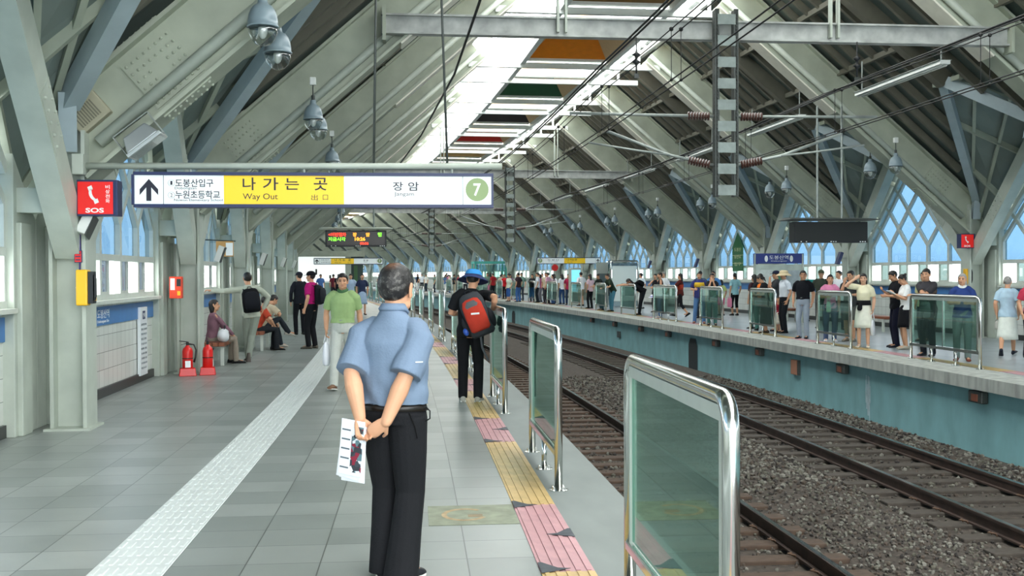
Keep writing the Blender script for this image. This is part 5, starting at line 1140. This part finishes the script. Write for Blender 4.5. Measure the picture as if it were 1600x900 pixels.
# ================================================================== the backpacker at the edge
t, J = person('person in black with blue bucket hat and red backpack leaning on a glass screen', (14.04, 0.72), -8, 1.70, top='#17181b', bot='#131417', shoe='#9a9a90', hat='bucket', hatc='#3d8fd0', aR=(.30, -.06, 1.20), aL='bend', hyaw=-10, hpitch=14, lod=1, legs='stand', side=3, sleeve='short', palms={1: ((.9, .2, -.2), (0, 0, -1))})
b, (w, d, h) = backpack(t, J, 'red and dark grey backpack worn aslant by the person in the blue bucket hat', '#3b3e42', '#b53a2a', (.34, .20, .58), .21, math.radians(-25), .08, .10)
g = BM(); g.loft([(V3((0, -.212-.015*sq, .10+.17*(zz-.5))), V3((.10*s2, 0, 0)), V3((0, .02*sq, 0))) for zz, sq, s2 in ((0, .4, .7), (.3, 1, 1), (.7, 1, .9), (1, .4, .5))], 16); g.build('grey_pocket', cloth('#5a5c5e'), b, True)
MB().box(-.016, .016, -.236, -.20, -.20, -.09).build('white_tag', WHITE, b); MB().box(-.05, .055, -.262, -.235, .005, .028, M=Matrix.Rotation(.3, 4, 'Y')).build('logo', WHITE, b)
for x in (-.17, .17): MB().sphere((x, -.09, -.10), (.05, .07, .13), 12, 8).build('side_pocket', cloth('#2a2c30'), b, True)
MB().sphere((-.20, -.14, -.16), (.035, .035, .05), 10, 8).build('blue_bottle_cap', mat('bottle_blue', '#2b55b0', .4), b, True)
BM().limb([V3((-.05, -.08, -.28)), V3((-.09, -.06, -.42)), V3((-.08, -.05, -.60))], [(.014, .004)]*3, V3((1, 0, 0)), 6).build('loose_strap', cloth('#55585c'), b, True)
# ================================================================== people on the left platform
t, J = person('person in green polo shirt and pale trousers walking toward the camera', (15.90, -1.00), 172, 1.69, top='#96b078', bot='#bcc0b8', shoe='#7a5a44', belt=1, tuck=True, legs='walk', collar='#466b47', fat=1.04, aR='down', aL=(-.24, -.14, .86), lod=1, hyaw=8)
b = bag(t, J, 1, 'white plastic bag carried by the person in the green polo shirt', '#e6e9ee', .20, .34)
t, J = person('person in pale green jacket and grey trousers leaning with one leg crossed', (21.24, -2.96), 14, 1.70, top='#b7bdac', bot='#8c9488', sleeve='long', legs='cross', aL='out', aR='hip', side=-6, hyaw=8, shoe='#6a625c', lod=2)
backpack(t, J, 'black backpack with white patch on the leaning person in pale green', '#101114', '#1a1c22', (.34, .20, .46), .24)[0]
t, J = person('seated person in plaid shirt looking right on the near bench', (20.75, -3.62), -70, 1.60, sex='f', top='#84606c', bot='#8f8578', sleeve='long', legs='sit', hair='bob', aR='knee', aL='knee', lod=2, lean=4, hyaw=-12, hpitch=-6)
t, J = person('seated person in beige tee leaning forward, legs crossed, on the second bench', (25.0, -3.17), -62, 1.70, top='#c2b69a', bot='#2c3238', legs='sitx', aR='knee', aL='knee', lod=2, lean=24, hpitch=18, shoe='#b9b4a8')
t, J = person('seated person in orange red top partly hidden behind the column, second bench', (24.3, -3.2), -75, 1.62, sex='f', top='#b8452e', bot='#23262a', legs='sit', lod=2, aR='knee', aL='knee', lean=18, hair='short')
t, J = person('person in magenta tee and black cap standing with a backpack on the left platform', (24.67, -2.03), 62, 1.72, top='#b3186c', bot='#15161a', hat='cap', hatc='#15161c', tuck=True, lod=2, shoe='#5d594f', hyaw=6)
backpack(t, J, 'black backpack worn by the person in the magenta tee', '#14151a', '#22242a', (.30, .17, .44), .26)
t, J = person('person in black standing behind the one in magenta', (30.54, -2.66), 20, 1.72, top='#191b22', bot='#14151a', sleeve='long', hat='cap', hatc='#22242c', lod=3, hyaw=20)
LP = [('distant person in dark red top walking away on the left platform', 521, 466, 10, '#6a2630', '#2a2a30', 'trousers', 'm'), ('distant person in blue top near the white hall', 501, 468, 200, '#4a6ea8', '#39424e', 'trousers', 'm'), ('distant person in black near the white hall', 529, 467, 170, '#23242a', '#1c1c20', 'trousers', 'm'),
      ('distant person in dark tee half hidden by the green polo walker', 560, 490, 185, '#2c3450', '#9fb4cc', 'skirt', 'f'), ('distant person in pale blue beside the green polo walker', 551, 487, 180, '#a9bfd6', '#33415a', 'trousers', 'm')]
LPS = {521: (72.61, -1.05), 501: (69.11, -2.04), 529: (70.79, -0.83), 560: (44.96, -0.75), 551: (47.23, -1.17)}
for lab, px, fy, fc, tp, bt, bk, sx in LP: person(lab, LPS[px], fc, 1.68, sex=sx, top=tp, bot=bt, botk=bk, lod=4, hem=.45)
# ================================================================== people on the far platform, from the right
t, J = person('elderly person in pale blue blouse and white skirt walking near the right edge', (20.20, 11.78), -38, 1.58, sex='f', top='#b3cfdf', bot='#dfe6dc', botk='skirt', hem=.34, hair='short', hairm=HAIRW, legs='walk', shoe='#1f2430', fat=1.12, lod=2)
bag(t, J, -1, 'small grey handbag of the elderly person in pale blue', '#a3a39a', .20, .16, 'handbag', .06)
t, J = person('person in navy vest and white collar facing the tracks behind the double screen', (19.11, 10.22), 150, 1.62, sex='f', top='#2b3f78', bot='#71807c', hair='bob', hairm=HAIRW, collar='#e8ece8', lod=2, shoe='#6d3a2c', fat=1.1, aR='bend', aL='bend', hyaw=-10)
t, J = person('person in dark striped tee resting arms on the double screen', (20.29, 10.18), 128, 1.72, top='#3b3a3e', bot='#20242c', lod=2, aR=(-.12, .42, 1.22), aL=(.10, .40, 1.20), lean=6, hair='short', stripe=('#6f5f52', .30, .36), shoe='#2c2c34')
b = bag(t, J, 1, 'dark green crossbody bag worn by the person in the striped tee', '#3c4842', .40, .30, 'handbag', .16)
t, J = person('person in white tee and black skirt with hair bun reading by the double screen', (22.14, 10.66), 82, 1.62, sex='f', top='#eef0ee', bot='#16171c', botk='skirt', hem=.50, hair='bun', aR='phone', aL='phone', hpitch=26, lod=2, shoe='#b7b0a0')
p = J['wr'][1]+J['hd'][1]*.08+J['f']*.03; b = thing('paper_booklet', 'white booklet in the hands of the person with the hair bun', 'book', unscaled(t.matrix_basis @ Matrix.Translation(p)) @ Matrix.Rotation(.5, 4, 'X')); MB().box(-.16, .06, -.07, .09, .0, .006).build('cover', WHITE, b); MB().box(-.15, .05, -.06, .08, .006, .016).build('page', PAPER, b)
person('person all in black reading just behind the one with the hair bun', (22.70, 10.73), 84, 1.70, top='#14161b', bot='#16182a', sleeve='short', aR='phone', aL='bend', hpitch=24, lod=2, shoe='#1a1c26')
person('person with black hair half hidden behind the striped tee', (24.6, 12.4), 120, 1.66, sex='f', top='#d9d6a0', bot='#2b2d33', lod=2, hair='bob')
t, J = person('person in red patterned top cut off by the right picture edge', (19.5, 11.83), 180, 1.60, sex='f', top='#c23a52', bot='#2b2430', lod=2, hair='short')
t, J = person('seated person in teal shirt on the far platform bench', (29.5, 13.35), 78, 1.68, top='#5b9aa6', bot='#181b2c', legs='sit', aR='knee', aL='chin', lean=18, hpitch=14, lod=2, shoe='#1c1c22')
bench(28.2, 31.0, 13.45, 'dark wooden bench on the far platform where the person in teal sits')
t, J = person('person in white dress with black sash, one arm raised, far platform', (22.75, 9.96), 150, 1.62, sex='f', top='#ede9c8', bot='#eef0e0', botk='skirt', hem=.46, hair='bob', aR='shade', aL='down', lod=2, shoe='#d9cdbc', tuck=True, skin=SKIN2)
q = BM(); q.loft([(J['S'](z), J['r']*a, J['f']*a*.8) for z, a in ((.05, .172), (.10, .166), (.16, .155))], 24); q.build('black_sash', cloth('#17171a'), t, True); BM().limb([J['S'](.09)+J['r']*.05+J['f']*.145, J['S'](-.02)+J['r']*.07+J['f']*.16], [(.04, .01), (.06, .01)], J['r'], 8).build('bow', cloth('#17171a'), t, True)
bag(t, J, -1, 'white printed plastic bag hanging from the hand of the person in the white dress', '#e3e7ea', .30, .34, drop=.16)
person('person in dark shorts with hand to face, behind the white dress', (24.83, 10.66), 130, 1.68, top='#3c3f40', bot='#5a5d58', botk='shorts', lod=2, aR='chin', aL='bend', shoe='#8a8070')
t, J = person('person in pink top and jeans behind the single screen left of the white dress', (24.86, 10.16), 165, 1.60, sex='f', top='#e58fb4', bot='#4a5a78', hair='bob', lod=2, aR='bend', aL='down', shoe='#c9c9cc', stripe=('#f3d6e2', .20, .26))
bag(t, J, 1, 'pale green plastic bag held behind the glass by the person in pink', '#a9d3b4', .24, .26)
person('person in olive tee and camouflage cap with outstretched hand, behind the person in pink', (30.74, 12.54), 150, 1.72, top='#3c4238', bot='#2c3138', hat='cap', hatc='#4c5240', lod=3)
person('person in white tee with backpack strap right of the one in the camouflage cap', (29.71, 12.62), 170, 1.70, top='#e6e8ea', bot='#384250', lod=3, hyaw=-60)
person('person in black cap with face in profile, far behind the white dress', (30.35, 13.30), 100, 1.70, top='#2b2f36', bot='#23272e', lod=3)
t, J = person('youngster in teal tee and navy shorts pointing right with the arm', (35.09, 13.93), -30, 1.66, top='#2f8c8a', bot='#2c3650', botk='shorts', lod=3, aR='out', hair='short', shoe='#2a2c33')
bag(t, J, -1, 'red drawstring bag at the hip of the youngster in teal', '#c02c30', .24, .40, drop=.02)
person('person in black tee and light jeans standing straight by the platform edge', (26.09, 9.88), 140, 1.70, top='#15171d', bot='#98a5b1', tuck=True, belt=1, lod=2, aR='down', aL='down', shoe='#16161a', hyaw=20)
person('person in white shirt and cream bucket hat beside the one in light jeans', (28.55, 10.50), 95, 1.70, top='#dfe6ee', bot='#1e2126', tuck=True, hat='bucket', hatc='#d8c7a2', lod=2, aR='down', shoe='#141416')
person('person in dark clothes and navy cap with hand on chin, left of the cream hat', (29.48, 10.65), 80, 1.70, top='#3a3d40', bot='#23294a', hat='cap', hatc='#20263c', lod=2, aR='chin', aL='chin', shoe='#1b1c22')
t, J = person('person with long black hair and orange backpack seen from behind', (29.83, 10.31), -10, 1.62, sex='f', top='#24262b', bot='#4a7a72', hair='long', lod=3)
backpack(t, J, 'bright orange backpack on the far platform', '#e5762a', '#f08a3a', (.27, .15, .40), .27)
person('person in dark red with black hair left of the orange backpack', (30.84, 10.51), 20, 1.60, sex='f', top='#3b2328', bot='#2f5450', hair='long', lod=3)
t, J = person('person in black tee bending over a small child by the screen', (28.62, 9.29), 70, 1.62, sex='f', top='#17181c', bot='#202226', botk='skirt', hem=.25, hair='tail', lod=2, aR='bend', aL='bend', lean=10, hpitch=25, shoe='#3a3026')
person('small child in red held close to the person in the black tee', (28.91, 9.63), 110, .98, sex='f', top='#a8283c', bot='#dcd8c8', botk='skirt', hem=.4, hair='bob', lod=2)
t, J = person('person in light blue tee and black capri pants walking away', (40.37, 13.46), 10, 1.64, sex='f', top='#9fd0d8', bot='#14161a', botk='capri', hair='tail', lod=3, legs='stand')
bag(t, J, -1, 'pink bag in the hand of the person in light blue', '#e08aa8', .34, .36)
person('child in lime tee and pink shorts behind the screen', (40.39, 12.92), 15, 1.38, sex='f', top='#c7d88a', bot='#d8457f', botk='shorts', hair='bob', lod=3, shoe='#2c2c2c')
person('person with raised hands and long black hair leaning at the screen', (33.14, 9.87), 160, 1.64, sex='f', top='#22242a', bot='#5a8a86', hair='long', lod=2, aR='chin', aL='chin')
person('person in blue tee standing behind the long haired one with raised hands', (38.17, 11.79), 150, 1.72, top='#4f86c0', bot='#2e3742', lod=3)
person('person in slate blue tee behind the yellow and navy shirt', (38.19, 11.36), 140, 1.72, top='#46586a', bot='#2b333c', lod=3)
person('boy in yellow and navy shirt and blue jeans on the far platform', (34.41, 9.75), 160, 1.68, top='#3a3f78', bot='#557ba8', lod=2, stripe=('#e2b93a', .27, .43), legs='wide', shoe='#6a3a34', aR='bend', aL='down')
person('person in red and black top and black capri pants with one arm on the rail', (39.88, 11.11), 60, 1.66, sex='f', top='#5a2420', bot='#17161a', botk='capri', hair='long', lod=3, legs='walk', aR='rail', aL='rail', stripe=('#a83c28', .14, .34))
person('white haired person in white shirt behind the double screen', (43.01, 11.43), 120, 1.70, top='#e8ecee', bot='#4a4a4c', hairm=HAIRW, lod=3)
person('person in black sleeveless top with hair bun behind the double screen', (44.40, 11.51), 130, 1.62, sex='f', top='#1b1b20', bot='#2a2b30', sleeve='none', hair='bun', lod=3, aR='rail')
t, J = person('person in black sleeveless top and blue jeans standing in profile', (38.83, 9.48), 85, 1.68, sex='f', top='#1c1d22', bot='#43638c', sleeve='none', hair='short', lod=2, aL='bend', aR='bend', shoe='#d0d0d0')
b = thing('sun_hat', 'white and violet sun hat held low by the person in blue jeans', 'hat', unscaled(t.matrix_basis @ Matrix.Translation((.05, .28, .76)))); MB().lathe([(.17, 0), (.165, .012), (.09, .03), (.085, .09), (.05, .115)], 20).build('brim_and_crown', mat('hat_white', '#e8e8f2', .7), b, True); MB().lathe([(.092, .032), (.09, .06)], 20).build('band', mat('hat_violet', '#6a68b8', .7), b, True)
person('person in white shirt and white trousers beyond the one in blue jeans', (49.14, 12.33), 40, 1.66, top='#f0f2f2', bot='#e3e4e0', lod=3)
t, J = person('person bending deep over the rail, all in black', (41.78, 9.50), 86, 1.74, top='#121317', bot='#1a1d22', lod=2, lean=58, hpitch=10, aR=(.05, .80, 1.17), aL=(-.10, .80, 1.15), sleeve='short', hair='long', py=-.18)
backpack(t, J, 'black bag on the back of the person bending over the rail', '#0f1013', '#1b1c20', (.28, .16, .34), .25)
person('person in green and black leaning on the rail left of the kiosk', (45.98, 9.47), 100, 1.70, top='#2c3a2c', bot='#4a7f92', lod=3, lean=26, aR='rail', aL='rail', py=-.1)
person('person in black with head low behind the rail near the lit blue panel', (47.56, 9.64), 110, 1.66, top='#1d2420', bot='#2c4a52', lod=3, lean=18, aR='rail', aL='rail')
FARP = [(922, 483, 30, 'f', '#d9bcc4', '#17181c', 'trousers', 'long', 'person in pale pink tee and black trousers with long hair'), (908, 479, 20, 'm', '#eef0f2', '#9a8a70', 'shorts', 'short', 'person in white tee and tan shorts seen from behind'), (898, 474, 150, 'm', '#7a4a78', '#2a2b30', 'trousers', 'short', 'person in purple tee in the far crowd'),
        (888, 476, 160, 'f', '#a82c4c', '#30405a', 'trousers', 'long', 'person in crimson top with long hair in the far crowd'), (878, 476, 15, 'f', '#eceff2', '#2f4c78', 'trousers', 'long', 'person in white tee and jeans with long black hair'), (866, 472, 120, 'f', '#e9e9ea', '#5a5a60', 'trousers', 'bob', 'person in white tee with bobbed hair behind a screen'),
        (857, 471, 140, 'm', '#c9b9a0', '#3a3c44', 'trousers', 'short', 'person in khaki tee behind a distant double screen'), (848, 476, 60, 'f', '#b9a0a8', '#46689a', 'trousers', 'long', 'person in jeans carrying a blue bag in the far crowd'), (840, 476, 50, 'm', '#d0a0b0', '#1d2026', 'trousers', 'short', 'person in pink checked shirt in the far crowd'),
        (832, 473, 70, 'm', '#dfe5ea', '#23282f', 'trousers', 'short', 'person in white shirt and dark trousers in the far crowd'), (825, 469, 150, 'f', '#2b2d33', '#3c4048', 'trousers', 'bob', 'person in charcoal top in the far crowd'), (817, 472, 40, 'f', '#b05a7c', '#8a8a90', 'trousers', 'bob', 'person with a dusky pink backpack and grey trousers'),
        (810, 472, 40, 'm', '#3a2c30', '#3f68a0', 'trousers', 'short', 'person in dark brown tee and blue jeans in the far crowd'), (802, 469, 150, 'm', '#6f8f82', '#39424a', 'trousers', 'short', 'person in sage tee in the far crowd'), (795, 471, 120, 'f', '#d4dcc8', '#3a62a0', 'capri', 'short', 'person in cream tee and blue capri pants'),
        (787, 466, 140, 'f', '#8a6f86', '#6a5068', 'skirt', 'long', 'person in mauve dress in the far crowd'), (779, 467, 30, 'f', '#f2f3ee', '#eeeee6', 'skirt', 'bob', 'person in long white dress in the far crowd'), (773, 465, 140, 'f', '#c8242c', '#33262c', 'trousers', 'short', 'person in red top and cap in the far crowd'),
        (767, 463, 30, 'm', '#a82a30', '#22242a', 'trousers', 'short', 'person in brick red tee near the backpacker')]
FPS = [(50.13, 10.12), (54.03, 10.67), (57.36, 11.19), (56.22, 10.55), (57.39, 10.49), (59.86, 10.65), (59.87, 10.32), (57.43, 9.43), (58.64, 9.42), (61.21, 9.70), (62.58, 9.74), (62.59, 9.44), (62.60, 9.17), (65.53, 9.49), (64.05, 8.89), (68.75, 9.56), (68.76, 9.23), (70.49, 9.33), (74.21, 9.85)]
for (px, fy, fc, sx, tp, bt, bk, hr_, lab), so in zip(FARP, FPS): person(lab, so, fc, 1.72 if sx == 'm' else 1.63, sex=sx, top=tp, bot=bt, botk=bk, hair=hr_, lod=4, hem=.3)
rg = random.Random(11); CC = ['#e8eaec', '#2a2c33', '#a83a44', '#4f6f9c', '#d8c8b0', '#6f8a7a', '#c87a96', '#3c3f5a', '#e0e0d6', '#1c1d22']
for i in range(30):
    s = 66+2.1*i+rg.uniform(-.8, .8); o = rg.uniform(9.9, 12.6); f_ = rg.random() < .5
    person('distant person waiting in the crowd at the far end of the far platform', (s, o), rg.uniform(0, 360), rg.uniform(1.58, 1.76), sex='f' if f_ else 'm', top=CC[i % 10], bot=CC[(i*3+1) % 10] if i % 3 else '#2b3442', botk='skirt' if f_ and i % 4 == 0 else 'trousers', hair='long' if f_ and i % 2 else 'short', lod=4, group='distant crowd on the far platform')
bpy.data.scenes.remove(TMP)
